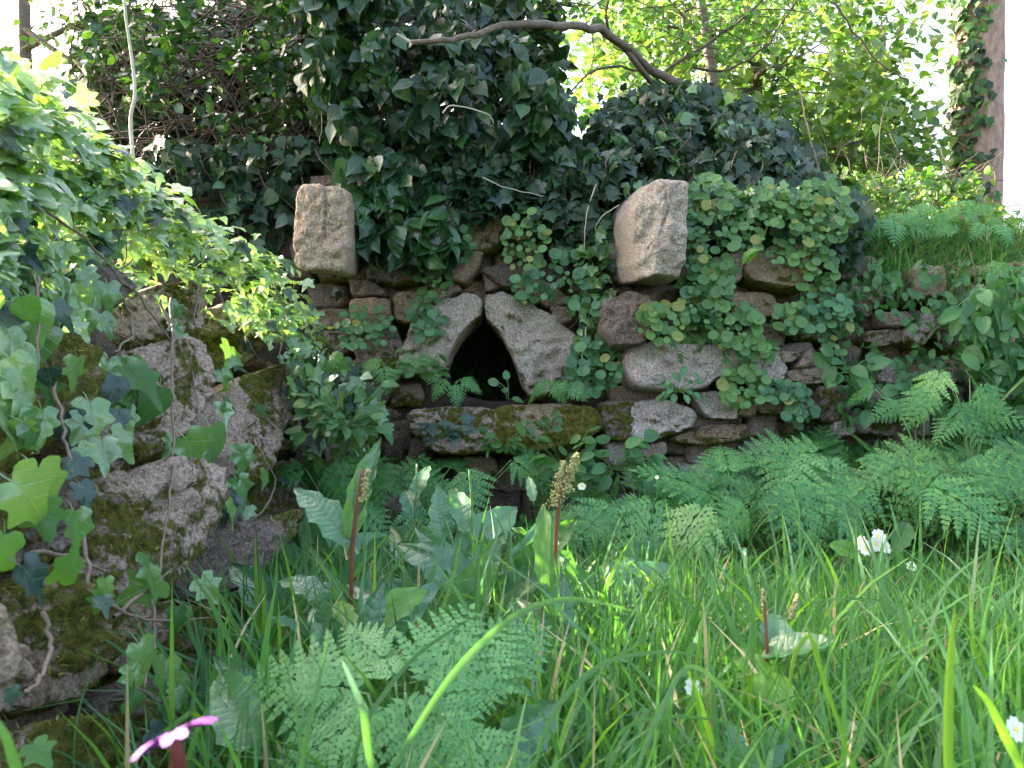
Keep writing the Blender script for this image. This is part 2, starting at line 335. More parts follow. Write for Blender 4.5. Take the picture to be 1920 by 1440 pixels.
_mc = {}
def tmesh(key, mat, i):
    k = (key, mat, i)
    if k not in _mc:
        V, F, U = T[key][i]; _mc[k] = mk(key + '_leaf', V, F, U, [M[mat]])
    return _mc[k]
def merged(name, items, key, mat, parent):           # items: (variant, 3x3 scaled, loc) -> one stuff mesh
    off = np.array(parent.location) if parent is not None else np.zeros(3)
    VV = []; FF3 = []; UU = []; base = 0; loops = []; starts = []; totals = []; lp = 0
    mats = mat if isinstance(mat, (list, tuple)) else [mat]; mis = []
    for vi in range(len(T[key])):
        sel = [(A, l, q) for (v, A, l, q) in items if v == vi]
        if not sel: continue
        V, F, U = T[key][vi]; V = np.array(V); n = len(sel); k = len(V)
        A = np.array([np.array(a) for a, l, q in sel]); Lc = np.array([np.array(l) for a, l, q in sel]) - off
        W = np.einsum('nij,kj->nki', A, V) + Lc[:, None, :]
        VV.append(W.reshape(-1, 3)); UU.append(np.tile(np.array(U), (n, 1)))
        fl = np.concatenate([np.array(f) for f in F]); ft = np.array([len(f) for f in F])
        Ls = (fl[None, :] + (np.arange(n) * k)[:, None] + base).ravel(); loops.append(Ls); totals.append(np.tile(ft, n))
        mis.append(np.repeat(np.array([q for a, l, q in sel]), len(F)))
        base += n * k
    return rawmesh(name, np.concatenate(VV), np.concatenate(loops), np.concatenate(totals), np.concatenate(UU), [M[m] for m in mats], parent, np.concatenate(mis))
def rawmesh(name, V, loops, totals, U, mats, parent, mis=None):
    me = bpy.data.meshes.new(name); me.vertices.add(len(V)); me.vertices.foreach_set('co', V.astype(np.float32).ravel())
    me.loops.add(len(loops)); me.loops.foreach_set('vertex_index', loops.astype(np.int32))
    me.polygons.add(len(totals)); st = np.concatenate([[0], np.cumsum(totals)[:-1]])
    me.polygons.foreach_set('loop_start', st.astype(np.int32)); me.polygons.foreach_set('use_smooth', np.ones(len(totals), dtype=bool))
    if U is not None:
        ul = me.uv_layers.new(name='UVMap'); ul.data.foreach_set('uv', U[loops].astype(np.float32).ravel())
    for m in mats: me.materials.append(m)
    if mis is not None: me.polygons.foreach_set('material_index', mis.astype(np.int32))
    me.update(calc_edges=True); return link(name, me, parent)

def frame(nrm, tip):
    z = Vector(nrm).normalized(); t = Vector(tip); y = (t - z * t.dot(z))
    if y.length < 1e-4: y = Vector((1, 0, 0)).cross(z)
    y.normalize(); x = y.cross(z); return Matrix((x, y, z)).transposed()
def rv(s=1.0): return Vector((random.gauss(0, s), random.gauss(0, s), random.gauss(0, s)))
def orient(mode):
    if mode == 'wall': return frame(Vector((random.gauss(0, .6), -1, .5)) + rv(.55), Vector((random.gauss(0, .8), -.3, -1)) + rv(.2))
    if mode == 'lwall': return frame(Vector((.85, -.45, .5)) + rv(.35), Vector((.3, -.2, -1)) + rv(.45))
    if mode == 'penny': return frame(Vector((random.gauss(0, .15), -1, .5)) + rv(.16), Vector((random.gauss(0, .6), -.3, -1)))
    if mode == 'top': return frame(Vector((.25, -.25, 1)) + rv(.35), Vector((.5, -.6, -.35)) + rv(.5))
    if mode == 'canopy': return frame(Vector((0, -.25, 1)) + rv(.6), Vector((0, -.3, -.5)) + rv(.7))
    return frame(rv(), rv())
def inpoly(x, y, poly):
    c = False; n = len(poly)
    for i in range(n):
        x1, y1 = poly[i]; x2, y2 = poly[i - 1]
        if (y1 > y) != (y2 > y) and x < (x2 - x1) * (y - y1) / (y2 - y1) + x1: c = not c
    return c
def tube(V, F, pts, r0, r1, seg=5):
    pts = [Vector(p) for p in pts]; k0 = len(V); n = len(pts)
    for i, p in enumerate(pts):
        t = (pts[min(i + 1, n - 1)] - pts[max(i - 1, 0)])
        if t.length < 1e-6: t = Vector((0, 0, 1))
        t.normalize(); a = t.orthogonal().normalized() if abs(t.z) > .95 else t.cross(Vector((0, 0, 1))).normalized(); b = t.cross(a)
        r = r0 + (r1 - r0) * i / max(1, n - 1)
        for j in range(seg):
            q = 2 * math.pi * j / seg; V.append(p + a * r * math.cos(q) + b * r * math.sin(q))
    for i in range(n - 1):
        for j in range(seg):
            a = k0 + i * seg; F.append((a + j, a + (j + 1) % seg, a + seg + (j + 1) % seg, a + seg + j))
    F.append(tuple(k0 + (n - 1) * seg + j for j in range(seg)))
def smooth_path(pts, sub=5, jit=0.0):
    pts = [Vector(p) for p in pts]; out = []
    for i in range(len(pts) - 1):
        p0 = pts[max(i - 1, 0)]; p1 = pts[i]; p2 = pts[i + 1]; p3 = pts[min(i + 2, len(pts) - 1)]
        for s in range(sub):
            t = s / sub; q = .5 * ((2 * p1) + (p2 - p0) * t + (2 * p0 - 5 * p1 + 4 * p2 - p3) * t * t + (3 * p1 - p0 - 3 * p2 + p3) * t ** 3)
            out.append(q + rv(jit) if jit else q)
    out.append(pts[-1]); return out
def tubes(name, paths, mat, parent, r0, r1, seg=5):
    V = []; F = []
    for p in paths:
        if isinstance(p, tuple): pp, a, b = p
        else: pp, a, b = p, r0, r1
        tube(V, F, pp, a, b, seg)
    return worldmesh(name, V, F, parent, [M[mat]])

def foliage(root, name, key, mat, poly, dfun, thick, n, size, mode, nind=300, clump=0, cs=.012, front=2.0, stuffname='foliage', fringe=0):
    """sample a region of the place (given by its outline and distance) with leaves: nind singles, the rest joined"""
    xs = [p[0] for p in poly]; ys = [p[1] for p in poly]; pts = []; mats = mat if isinstance(mat, (list, tuple)) else [mat]
    sd_ = random.random() * 100; guard = 0
    while len(pts) < n and guard < n * 30:
        guard += 1
        x = random.uniform(min(xs), max(xs)); y = random.uniform(min(ys), max(ys))
        if not inpoly(x + random.gauss(0, fringe), y + random.gauss(0, fringe), poly): continue
        f = random.random() ** front
        if clump and noise.noise(Vector((x * cs + sd_, y * cs, f * 2))) < clump - .5: continue
        d = dfun(x, y) + f * thick; s = random.uniform(*size) * (1 if random.random() > .2 else .7)
        bump_ = .04 * noise.noise(Vector((x * .02, y * .02, sd_)))
        pts.append((f, P(x, y, d + bump_), s))
    pts.sort(key=lambda p: p[0] - p[2] / p[1].y * .5)
    nv = len(T[key]); rest = []
    for i, (f, p, s) in enumerate(pts):
        A = orient(mode); v = random.randrange(nv); q = random.randrange(len(mats))
        if random.random() < .6: q = 0
        if i < nind:
            o = link(name, tmesh(key, mats[q], v), root, Matrix.Translation(p) @ A.to_4x4() @ Matrix.Scale(s, 4))
        else: rest.append((v, A * s, p, q))
    if rest:
        o = merged(stuffname, rest, key, mats, root); o['kind'] = 'stuff'
    return pts

# ------------------------------------------------------------------ ground and terrain
def sstep(a, b, x): t = np.clip((x - a) / (b - a), 0, 1); return t * t * (3 - 2 * t)
def groundz(x, y):
    z = .0 + .07 * sstep(1.2, 3.0, y) + .012 * np.sin(x * 3.1) * np.cos(y * 2.3)
    up = sstep(3.62, 3.7, y); hz_ = 1.08 + .24 * (1 - sstep(1.15, 1.5, x)) + .45 * np.exp(-((x - .72) / .38) ** 2 - ((y - 3.95) / .4) ** 2)
    lx = -.95 - .13 * (y - 1.15)
    upl = sstep(0, .08, lx - x) * sstep(-.1, .5, y)
    return np.maximum(z, np.maximum(up * (hz_ + .03 * np.sin(x * 2)), upl * (.74 + .05 * y.clip(0, 4) if hasattr(y, 'clip') else .8)))
def axis(a):
    c = np.concatenate([np.arange(-4, 6.5, .08)]); far = np.array([7, 8, 10, 13, 18, 26, 40, 70, 120, 200, 350]); return np.concatenate([-far[::-1], c, far])
gx, gy = np.meshgrid(axis(0), axis(0)); gz = groundz(gx, gy)
nx, ny = gx.shape[1], gx.shape[0]; idx = np.arange(nx * ny).reshape(ny, nx)
q = np.stack([idx[:-1, :-1], idx[:-1, 1:], idx[1:, 1:], idx[1:, :-1]], -1).reshape(-1, 4)
gm = MT('ground_soil'); f = gm.noise(6, 6); f2 = gm.noise(40, 5)
gm.put(gm.b.inputs['Base Color'], gm.mix(gm.sm(f2, .4, .6), gm.ramp(f, [(.35, (.03, .045, .015)), (.6, (.05, .09, .02))]), (.035, .026, .016)))
gm.b.inputs['Roughness'].default_value = .95; gm.put(gm.b.inputs['Normal'], gm.bump(f2, .8, .03)); M['ground'] = gm.m
g_ = rawmesh('ground', np.stack([gx, gy, gz], -1).reshape(-1, 3), q.ravel(), np.full(len(q), 4), None, [M['ground']], None)
tag(g_, kind='structure')

# ------------------------------------------------------------------ stones
TUFT = []      # moss tuft anchors (pos, normal, key)
def resample(poly, N):
    pts = poly
    for _ in range(2):
        o = []
        for i in range(len(pts)):
            a, b = pts[i], pts[(i + 1) % len(pts)]; o += [a.lerp(b, .13), a.lerp(b, .87)]
        pts = o
    ls = [(pts[(i + 1) % len(pts)] - pts[i]).length for i in range(len(pts))]; tot = sum(ls); out = []; k = 0; acc = 0
    for i in range(N):
        t = tot * i / N
        while acc + ls[k] < t: acc += ls[k]; k += 1
        out.append(pts[k].lerp(pts[(k + 1) % len(pts)], (t - acc) / ls[k]))
    return out
def stone(parent, poly, n, bulge=.04, back=.15, mat='stone', N=36, RR=8, seed=0, moss=.0, mossdir=.6, cracks=(), rough=1.0, cuts=3, taper=.93, key='far', name='stone', edge=7.0, label=None, pl_=None):
    rnd = random.Random(seed + 11); n = Vector(n).normalized(); c = sum(poly, Vector()) / len(poly)
    u = Vector((0, 0, 1)).cross(n).normalized(); v = n.cross(u).normalized()
    p2 = [Vector(((p - c).dot(u), (p - c).dot(v))) for p in poly]; ol = resample(p2, N)
    size = sum(p.length for p in ol) / N; off = Vector((rnd.random() * 50, rnd.random() * 50, rnd.random() * 50))
    planes = [(rnd.uniform(.55, .95), rnd.uniform(0, 6.28), rnd.uniform(.2, .8)) for _ in range(cuts)]
    if pl_: planes = pl_
    V = []; rings = []
    rs = [((i + 1) / RR) ** .8 for i in range(RR)]
    def surf(q, r):
        h = bulge * (1 - r ** edge) ** .6 if r < 1 else 0.0
        for a, th, sl in planes: h = min(h, bulge * (a - sl * (q.x * math.cos(th) + q.y * math.sin(th)) / size * .7))
        return h
    V.append((Vector((0, 0)), surf(Vector((0, 0)), 0)))
    for r in rs:
        rings.append(len(V))
        for p in ol:
            q = p * (r if r < 1 else 1.0); V.append((q, surf(q, r)))
    for sc, dz in ((1.02, -.25), (1.0, -.6), (taper, -1.0)):
        rings.append(len(V))
        for p in ol: V.append((p * sc, back * dz))
    W = []
    fr = 1.6 / size
    for q, h in V:
        wpt = c + u * q.x + v * q.y + n * h
        d1 = noise.noise(wpt * fr + off); d2 = noise.noise(wpt * fr * 2.7 + off); d3 = noise.noise(wpt * 38 + off); d4 = noise.noise(wpt * 95)
        ra = rough * (size * .10 * d1 / max(1, rough) + size * .06 * d2 + .006 * d3 + .003 * d4 - size * .05 * max(0, abs(noise.noise(wpt * fr * 1.5 + off * 2)) * -6 + .6))
        for pts_, wid, dep in cracks:
            for a, b in zip(pts_[:-1], pts_[1:]):
                ab = b - a; t = max(0, min(1, (wpt - a).dot(ab) / ab.length_squared)); dd = (wpt - a - ab * t); dd -= n * dd.dot(n)
                if dd.length < wid: ra -= dep * (1 - dd.length / wid); 
        rad = (u * q.x + v * q.y); rad = rad.normalized() if rad.length > 1e-5 else Vector((0, 0, 0))
        k = min(1, q.length / size)
        W.append(wpt + n * ra + rad * ra * .6 * k)
    F = [(0, rings[0] + i, rings[0] + (i + 1) % N) for i in range(N)]
    for a, b in zip(rings[:-1], rings[1:]):
        for i in range(N): F.append((a + i, b + i, b + (i + 1) % N, a + (i + 1) % N))
    F.append(tuple(rings[-1] + i for i in reversed(range(N))))
    offp = parent.location; me = mk(name, [p - offp for p in W], F, None, [M[mat]])
    nn = [0.0] * (3 * len(W)); me.vertices.foreach_get('normal', nn)
    mv = []
    for i, p in enumerate(W):
        nz = nn[3 * i + 2]; up = max(-.4, nz) * mossdir
        m_ = moss + up * (1 if moss > 0 else 0) + .5 * noise.noise(p * 7 + Vector((3, 3, 3))) if moss > 0 else 0
        mv.append(max(0, min(1, m_)))
    at = me.attributes.new('moss', 'FLOAT', 'POINT'); at.data.foreach_set('value', mv)
    o = link(name, me, parent)
    if label: o['label'] = label
    if moss > .15:
        for f_ in F[:-1]:
            mm = sum(mv[i] for i in f_) / len(f_)
            if mm > .5:
                a = [W[i] for i in f_]; ar = (a[1] - a[0]).cross(a[2] - a[0]).length
                cnt = ar * (75000 if key == 'near' else 22000) * mm; cnt = int(cnt) + (random.random() < cnt % 1)
                nr = (a[1] - a[0]).cross(a[2] - a[0]).normalized()
                for _ in range(min(cnt, 40)):
                    s, t = random.random(), random.random(); pp = a[0] + (a[1] - a[0]) * s + (a[-1] - a[0]) * t
                    TUFT.append((pp, nr, key))
    return o

# ---- back wall
WN = Vector((0, -1, 0))
bw = thing('stone_wall', 'overgrown drystone wall with an arched niche, jutting stones and a mossy ledge', 'wall', Vector((.6, 3.1, .0)))
def bp(pts, d, k=1.0):
    cx, cy = sum(p[0] for p in pts) / len(pts), sum(p[1] for p in pts) / len(pts); return [P(cx + (x - cx) * k, cy + (y - cy) * k, d) for x, y in pts]
HAND = [
 # pts, depth, bulge, back, mat, moss
 ([(742,704),(752,650),(776,606),(826,562),(868,548),(896,546),(908,566),(904,590),(885,606),(862,632),(845,662),(836,690),(800,704)], 2.93, .05, .22, 'stone_pale2', .16),
 ([(912,556),(935,543),(975,552),(1020,580),(1068,612),(1090,650),(1082,705),(1046,742),(998,748),(988,740),(975,706),(958,660),(940,626),(914,600)], 2.92, .05, .24, 'stone_pale2', .22),
 ([(768,770),(850,764),(926,768),(936,800),(930,842),(880,852),(815,846),(778,815)], 2.80, .05, .32, 'stone', .62),
 ([(928,764),(1020,757),(1116,764),(1130,798),(1100,822),(1060,836),(1000,850),(950,854),(932,840)], 2.79, .06, .34, 'stone_brown', .85),
 ([(1122,757),(1186,750),(1196,790),(1188,826),(1140,826),(1125,795)], 2.83, .05, .25, 'stone_dark', .5),
 ([(1184,758),(1235,748),(1288,762),(1303,778),(1296,802),(1240,822),(1190,832),(1180,795)], 2.82, .05, .25, 'stone_pale', .05),
 ([(1176,655),(1215,642),(1330,648),(1372,640),(1392,675),(1390,704),(1340,708),(1322,724),(1285,732),(1195,727),(1176,700)], 2.78, .07, .3, 'stone_pale', .0),
 ([(1132,565),(1180,546),(1226,560),(1224,620),(1202,645),(1150,650),(1130,622)], 2.72, .06, .3, 'stone_dark', .0),
 ([(1345,482),(1395,470),(1392,520),(1365,542),(1345,520)], 2.82, .04, .2, 'stone', .0),
 ([(1400,488),(1450,460),(1500,455),(1522,482),(1504,545),(1450,542),(1400,522)], 2.80, .06, .2, 'stone_brown', .3),
 ([(1368,545),(1450,550),(1458,590),(1405,602),(1368,592)], 2.82, .04, .2, 'stone_brown', .35),
 ([(1420,602),(1458,616),(1472,650),(1396,662),(1390,628)], 2.79, .05, .2, 'stone_dark', .15),
 ([(1398,666),(1460,658),(1472,690),(1468,716),(1430,722),(1394,702)], 2.80, .05, .2, 'stone_pale', .1),
 ([(1462,656),(1500,664),(1484,680),(1464,680)], 2.79, .03, .15, 'stone', .2),
 ([(1490,690),(1516,652),(1530,672),(1520,688)], 2.79, .03, .15, 'stone', .0),
 ([(1475,694),(1556,684),(1562,710),(1530,722),(1478,720)], 2.81, .04, .2, 'stone', .2),
 ([(1298,740),(1340,735),(1380,750),(1382,786),(1325,784)], 2.80, .04, .2, 'stone_pale', .1),
 ([(1386,752),(1416,746),(1416,778),(1386,782)], 2.81, .03, .2, 'stone_brown', .0),
 ([(1420,740),(1500,730),(1532,758),(1512,778),(1422,776)], 2.82, .04, .2, 'stone', .2),
 ([(1532,728),(1580,720),(1602,742),(1592,782),(1540,792)], 2.80, .05, .2, 'stone_dark', .3),
 ([(1560,792),(1602,784),(1602,815),(1560,818)], 2.80, .03, .2, 'stone_pale', .0),
 ([(1200,834),(1250,828),(1248,855),(1210,860)], 2.84, .03, .2, 'stone', .0),
 ([(1255,825),(1325,796),(1400,796),(1402,824),(1310,835)], 2.84, .04, .2, 'stone_brown', .3),
 ([(840,858),(926,856),(932,892),(900,904),(850,884)], 2.86, .04, .2, 'stone_brown', .2),
 ([(655,562),(730,558),(732,600),(705,628),(660,604)], 2.95, .04, .2, 'stone_brown', .1),
 ([(736,548),(800,548),(818,586),(785,612),(742,602)], 2.96, .04, .2, 'stone_brown', .1),
 ([(690,502),(775,496),(795,524),(745,534),(690,522)], 2.95, .04, .2, 'stone_dark', .1),
 ([(660,630),(740,615),(760,655),(745,700),(670,690)], 2.97, .04, .2, 'stone_dark', .3),
 ([(655,524),(700,528),(730,554),(660,556)], 2.97, .03, .2, 'stone_dark', .0),
 ([(846,488),(905,468),(898,500),(872,532),(846,524)], 2.94, .04, .2, 'stone_brown', .1),
 ([(1030,572),(1072,576),(1074,604),(1042,606)], 2.95, .03, .2, 'stone', .0),
 ([(900,505),(960,490),(1020,520),(1010,552),(940,538)], 2.97, .04, .2, 'stone_dark', .2),
 ([(800,400),(880,370),(950,400),(930,470),(850,480)], 3.0, .05, .2, 'stone_brown', .2),
 ([(1555,482),(1640,480),(1642,506),(1600,522),(1568,526)], 2.86, .04, .2, 'stone_dark', .0),
 ([(1600,562),(1640,570),(1624,598),(1604,592)], 2.86, .03, .2, 'stone_dark', .1),
 ([(1645,586),(1700,584),(1712,600),(1690,612),(1655,612)], 2.84, .03, .2, 'stone', .0),
 ([(1720,590),(1756,580),(1752,622),(1726,652),(1696,640),(1696,620)], 2.84, .04, .2, 'stone_pale', .1),
 ([(1622,622),(1690,616),(1694,640),(1652,652),(1620,642)], 2.86, .03, .2, 'stone', .3),
 ([(1642,682),(1690,688),(1692,716),(1650,720)], 2.85, .03, .2, 'stone_pale', .1),
 ([(1760,630),(1800,608),(1818,650),(1770,660)], 2.86, .04, .2, 'stone_dark', .3),
 ([(1752,670),(1812,680),(1812,722),(1768,716)], 2.85, .04, .2, 'stone', .3),
 ([(1700,502),(1770,498),(1775,555),(1708,560)], 2.86, .04, .2, 'stone_brown', .1),
 ([(1650,735),(1740,728),(1745,770),(1660,775)], 2.86, .04, .2, 'stone', .2),
 ([(1850,768),(1892,770),(1884,822),(1850,815)], 2.84, .04, .2, 'stone_brown', .3),
 ([(1570,640),(1612,650),(1606,700),(1570,690)], 2.86, .04, .2, 'stone_dark', .2),
 ([(985,522),(1030,528),(1072,568),(1030,578),(988,550)], 2.96, .03, .2, 'stone', .1),
 ([(905,508),(955,512),(975,540),(935,538),(912,548)], 2.99, .02, .2, 'stone_brown', .1),
 ([(800,545),(850,530),(866,540),(835,560),(812,575)], 2.97, .03, .2, 'stone', .1),
 ([(1085,600),(1125,590),(1130,660),(1095,680)], 2.94, .03, .2, 'stone_dark', .2),
 ([(1780,408),(1830,398),(1850,425),(1800,440)], 3.1, .05, .2, 'stone_brown', .5),
]
for i, (pl, d, bu, bk, mt, ms) in enumerate(HAND):
    big = abs(pl[0][0] - pl[3][0]) > 60 or len(pl) > 8
    stone(bw, bp(pl, d, 1.0 if i < 2 else 1.05), WN + Vector((0, 0, .08)), bu * .8, bk, mt, N=64 if big else 36, RR=14 if big else 8, seed=i, moss=ms, edge=8, rough=1.7 if i < 2 else 1.2)
# jutting stones
stone(bw, bp([(566,352),(590,345),(640,350),(656,362),(660,470),(650,514),(600,508),(553,502),(550,440),(556,372)], 2.70), Vector((.05, -1, -.06)), .03, .22, 'stone_corbel', 110, 26, 201,
      cracks=[([P(610,350,2.68), P(611,400,2.68), P(608,430,2.68), P(610,448,2.68)], .008, .012), ([P(622,437,2.68), P(640,425,2.68), P(655,418,2.68)], .007, .008)], rough=1.0, pl_=[(1.0, 0, .35), (1.1, 4.2, .6), (.85, 1.2, .25)], edge=14, taper=1.0, label='tan jutting block with a dark upright crack')
stone(bw, bp([(1212,346),(1232,337),(1283,336),(1282,420),(1277,500),(1270,526),(1235,518),(1200,524),(1190,490),(1184,440),(1186,395),(1198,365)], 2.62), Vector((.12, -1, -.04)), .075, .34, 'stone_pale2', 110, 26, 207,
      cracks=[([P(1240,340,2.6), P(1244,375,2.6), P(1246,400,2.6), P(1232,440,2.6)], .008, .01)], rough=1.0, pl_=[(.8, 3.1, 1.5), (1.0, .1, .35), (.95, 5.0, .4)], edge=14, taper=1.0, label='pale topped jutting block narrowing to the left')
# fill stones, set a little deeper
used = [h[0] for h in HAND]
NICHE = [(836,735),(838,690),(850,655),(868,622),(890,598),(907,585),(925,598),(945,632),(965,672),(985,712),(998,748),(920,755)]
yy = 330; si = 500
fill = 0; PASS = 0
while yy < 1000 or PASS == 0:
    if yy >= 1000: PASS = 1; yy = 345; used = []
    hgt = random.uniform(34, 62) * (1 if PASS == 0 else 1.3); xx = 540 + random.uniform(0, 40)
    while xx < 2250:
        wdt = random.uniform(45, 115) * (1 if PASS == 0 else 1.2); cx, cy = xx + wdt / 2, yy + hgt / 2
        bad = any(inpoly(cx + a * wdt * .25, cy + b * hgt * .2, u_) for u_ in used for a, b in ((0, 0), (1, 0), (-1, 0))) or inpoly(cx, cy, NICHE) or (835 - wdt / 2 < cx < 1000 + wdt / 2 and 560 < cy < 775) or (yy < 475 and cx > 1580) or (yy < 410 and cx > 1120)
        if not bad:
            d = (3.04 if cx < 1150 else 2.9) + .05 * PASS
            j = lambda a: random.uniform(-a, a)
            pl = [(xx + 3 + j(4), yy + 3 + j(6)), (xx + wdt * .5, yy + 2 + j(6)), (xx + wdt - 3 + j(4), yy + 3 + j(6)), (xx + wdt - 3 + j(5), yy + hgt * .5), (xx + wdt - 4 + j(5), yy + hgt - 3 + j(4)), (xx + wdt * .5, yy + hgt - 2 + j(5)), (xx + 3 + j(5), yy + hgt - 3 + j(5)), (xx + 3, yy + hgt * .5)]
            stone(bw, bp(pl, d + random.uniform(-.02, .03)), WN + rv(.06), random.uniform(.03, .05), .12, random.choice(['stone', 'stone_brown', 'stone_dark', 'stone_dark', 'stone_pale']), 26, 5, si, moss=random.choice([0, .15, .35])); fill += 1
        si += 1; xx += wdt
    yy += hgt
# earth core with the hollow behind the niche
core = thing('x', None, None, (0, 0, 0)); bpy.data.objects.remove(core)
hole = resample([Vector((p.x, p.z)) for p in bp(NICHE, 3.0)], 40); hc = sum(hole, Vector((0, 0))) / len(hole)
x0, x1, z0, z1 = -1.6, 5.0, -.1, 1.32
V = []; F = []; n = len(hole); ring = []
topz = lambda x: 1.08 + .24 * (1 - float(sstep(1.15, 1.5, x)))
def outer(p):
    d = (p - hc).normalized(); t = min([(x1 - hc.x) / d.x if d.x > 1e-6 else 1e9, (x0 - hc.x) / d.x if d.x < -1e-6 else 1e9, (z1 - hc.y) / d.y if d.y > 1e-6 else 1e9, (z0 - hc.y) / d.y if d.y < -1e-6 else 1e9]); return hc + d * t
RG = [('o', 1.0), ('o', .6), ('o', .3), ('o', .12), ('o', .03), ('h', 0), ('c', .15), ('c', .4), ('c', .62)]
for k, (ty, a) in enumerate(RG):
    for p in hole:
        if ty in 'oh': q = p.lerp(outer(p), a); q.y = min(q.y, topz(q.x)); y = 3.10 + (.02 * noise.noise(Vector((q.x * 6, q.y * 6, 0))) if ty == 'o' else 0)
        else: q = hc + (p - hc) * (1 + a * .25); y = 3.10 + a
        V.append(Vector((q.x, y, q.y)))
for k in range(len(RG) - 1):
    for i in range(n): F.append((k * n + i, k * n + (i + 1) % n, (k + 1) * n + (i + 1) % n, (k + 1) * n + i))
F.append(tuple((len(RG) - 1) * n + i for i in range(n)))
worldmesh('earth_core', V, F, bw, [M['soil']])
V = []; F = []
for i in range(60):
    for j, y in enumerate((3.08, 3.3, 3.5, 3.72)):
        x = -1.6 + 6.6 * i / 59; V.append(Vector((x, y, topz(x) + .04 * noise.noise(Vector((x * 4, y * 4, 1))) - (.04 if j == 0 else 0))))
for i in range(59):
    for j in range(3): a = i * 4 + j; F.append((a, a + 4, a + 5, a + 1))
worldmesh('earth_top', V, F, bw, [M['soil']])

# ---- left wall
def dl(x, y): return 1 / max(1 / 2.75, .6209 - .001293 * x + .000523 * y)
LN = Vector((.85, -.30, .33)).normalized()
lw = thing('stone_wall', 'near mossy drystone wall on the left, of large rough stones hung with ivy', 'wall', Vector((-.75, 1.6, 0)))
LEFT = [
 ([(-40,610),(60,612),(120,640),(165,672),(178,755),(120,845),(40,868),(-40,862)], .05, 'stone_brown', .62, 0),
 ([(110,615),(175,632),(218,690),(236,770),(205,832),(180,815),(185,730)], .03, 'stone_left', .2, .03),
 ([(60,500),(120,490),(205,510),(235,560),(200,602),(80,596)], .03, 'stone_dark', .1, .07),
 ([(236,655),(290,636),(350,640),(378,720),(372,800),(350,852),(255,856),(236,760)], .05, 'stone_left', .22, .03),
 ([(402,735),(440,706),(488,704),(508,790),(512,880),(500,960),(430,948),(412,860)], .06, 'stone_left', .3, .02),
 ([(186,905),(235,868),(310,856),(372,880),(394,960),(386,1060),(352,1130),(262,1120),(190,1070),(176,980)], .08, 'stone_left', .16, -.02),
 ([(392,1000),(450,968),(500,990),(512,1040),(498,1095),(440,1110),(398,1085)], .06, 'stone_dark', .08, .0),
 ([(60,1060),(130,1040),(215,1075),(262,1150),(258,1250),(200,1305),(110,1310),(70,1200)], .07, 'stone_brown', .5, .02),
 ([(-60,1090),(10,1095),(48,1150),(92,1255),(84,1325),(20,1350),(-60,1350)], .06, 'stone_corbel', .1, -.03),
 ([(30,1375),(120,1335),(220,1332),(272,1392),(285,1470),(150,1520),(30,1520)], .06, 'stone_left', .55, -.01),
 ([(318,1150),(400,1120),(480,1118),(497,1180),(486,1245),(400,1275),(330,1250)], .06, 'stone_brown', .72, -.03),
 ([(290,1275),(372,1255),(402,1320),(396,1400),(380,1500),(300,1500)], .06, 'stone_brown', .5, -.03),
 ([(505,655),(560,660),(605,700),(580,780),(560,852),(518,848),(505,740)], .05, 'stone_brown', .25, .05),
 ([(520,862),(560,862),(575,920),(568,985),(525,985)], .05, 'stone_dark', .3, .03),
 ([(505,960),(548,962),(545,1045),(506,1050)], .05, 'stone_brown', .55, -.03),
 ([(385,560),(470,570),(500,640),(470,690),(390,690)], .05, 'stone_brown', .4, .05),
 ([(255,520),(360,540),(378,630),(300,632),(258,600)], .05, 'stone_left', .3, .06),
 ([(385,1100),(395,1000),(372,880),(400,860),(412,960),(420,1110)], .02, 'stone_dark', .2, .08),
 ([(60,880),(170,870),(182,960),(176,1040),(70,1045),(30,960)], .04, 'stone_dark', .3, .07),
 ([(-80,880),(50,880),(60,1060),(0,1085),(-80,1080)], .04, 'stone_dark', .3, .07),
 ([(200,1310),(290,1250),(310,1330),(280,1400),(230,1380)], .04, 'stone_dark', .3, .06),
 ([(-90,350),(0,380),(20,470),(10,600),(-90,600)], .04, 'stone_left', .2, .03),
 ([(240,1110),(330,1130),(330,1200),(300,1260),(262,1240)], .04, 'stone_brown', .5, .05),
]
for i, (pl, bu, mt, ms, dd) in enumerate(LEFT):
    cx, cy = sum(p[0] for p in pl) / len(pl), sum(p[1] for p in pl) / len(pl); pl = [(cx + (x - cx) * .92 - 6, cy + (y - cy) * .96) for x, y in pl]
    pts = [P(x, y, dl(x, y) + dd) - LN * bu * .9 for x, y in pl]
    ck = [([P(x_, 880, dl(x_, 880)), P(x_ - 6, 980, dl(x_, 980)), P(x_ + 4, 1090, dl(x_, 1090))], .006, .008) for x_ in (225, 262, 318, 350)] if i == 5 else []
    stone(lw, pts, LN, bu * .8, .16, mt, 110, 26, 300 + i, moss=ms + .2, mossdir=.25, key='near', rough=1.7, cuts=5, cracks=ck)
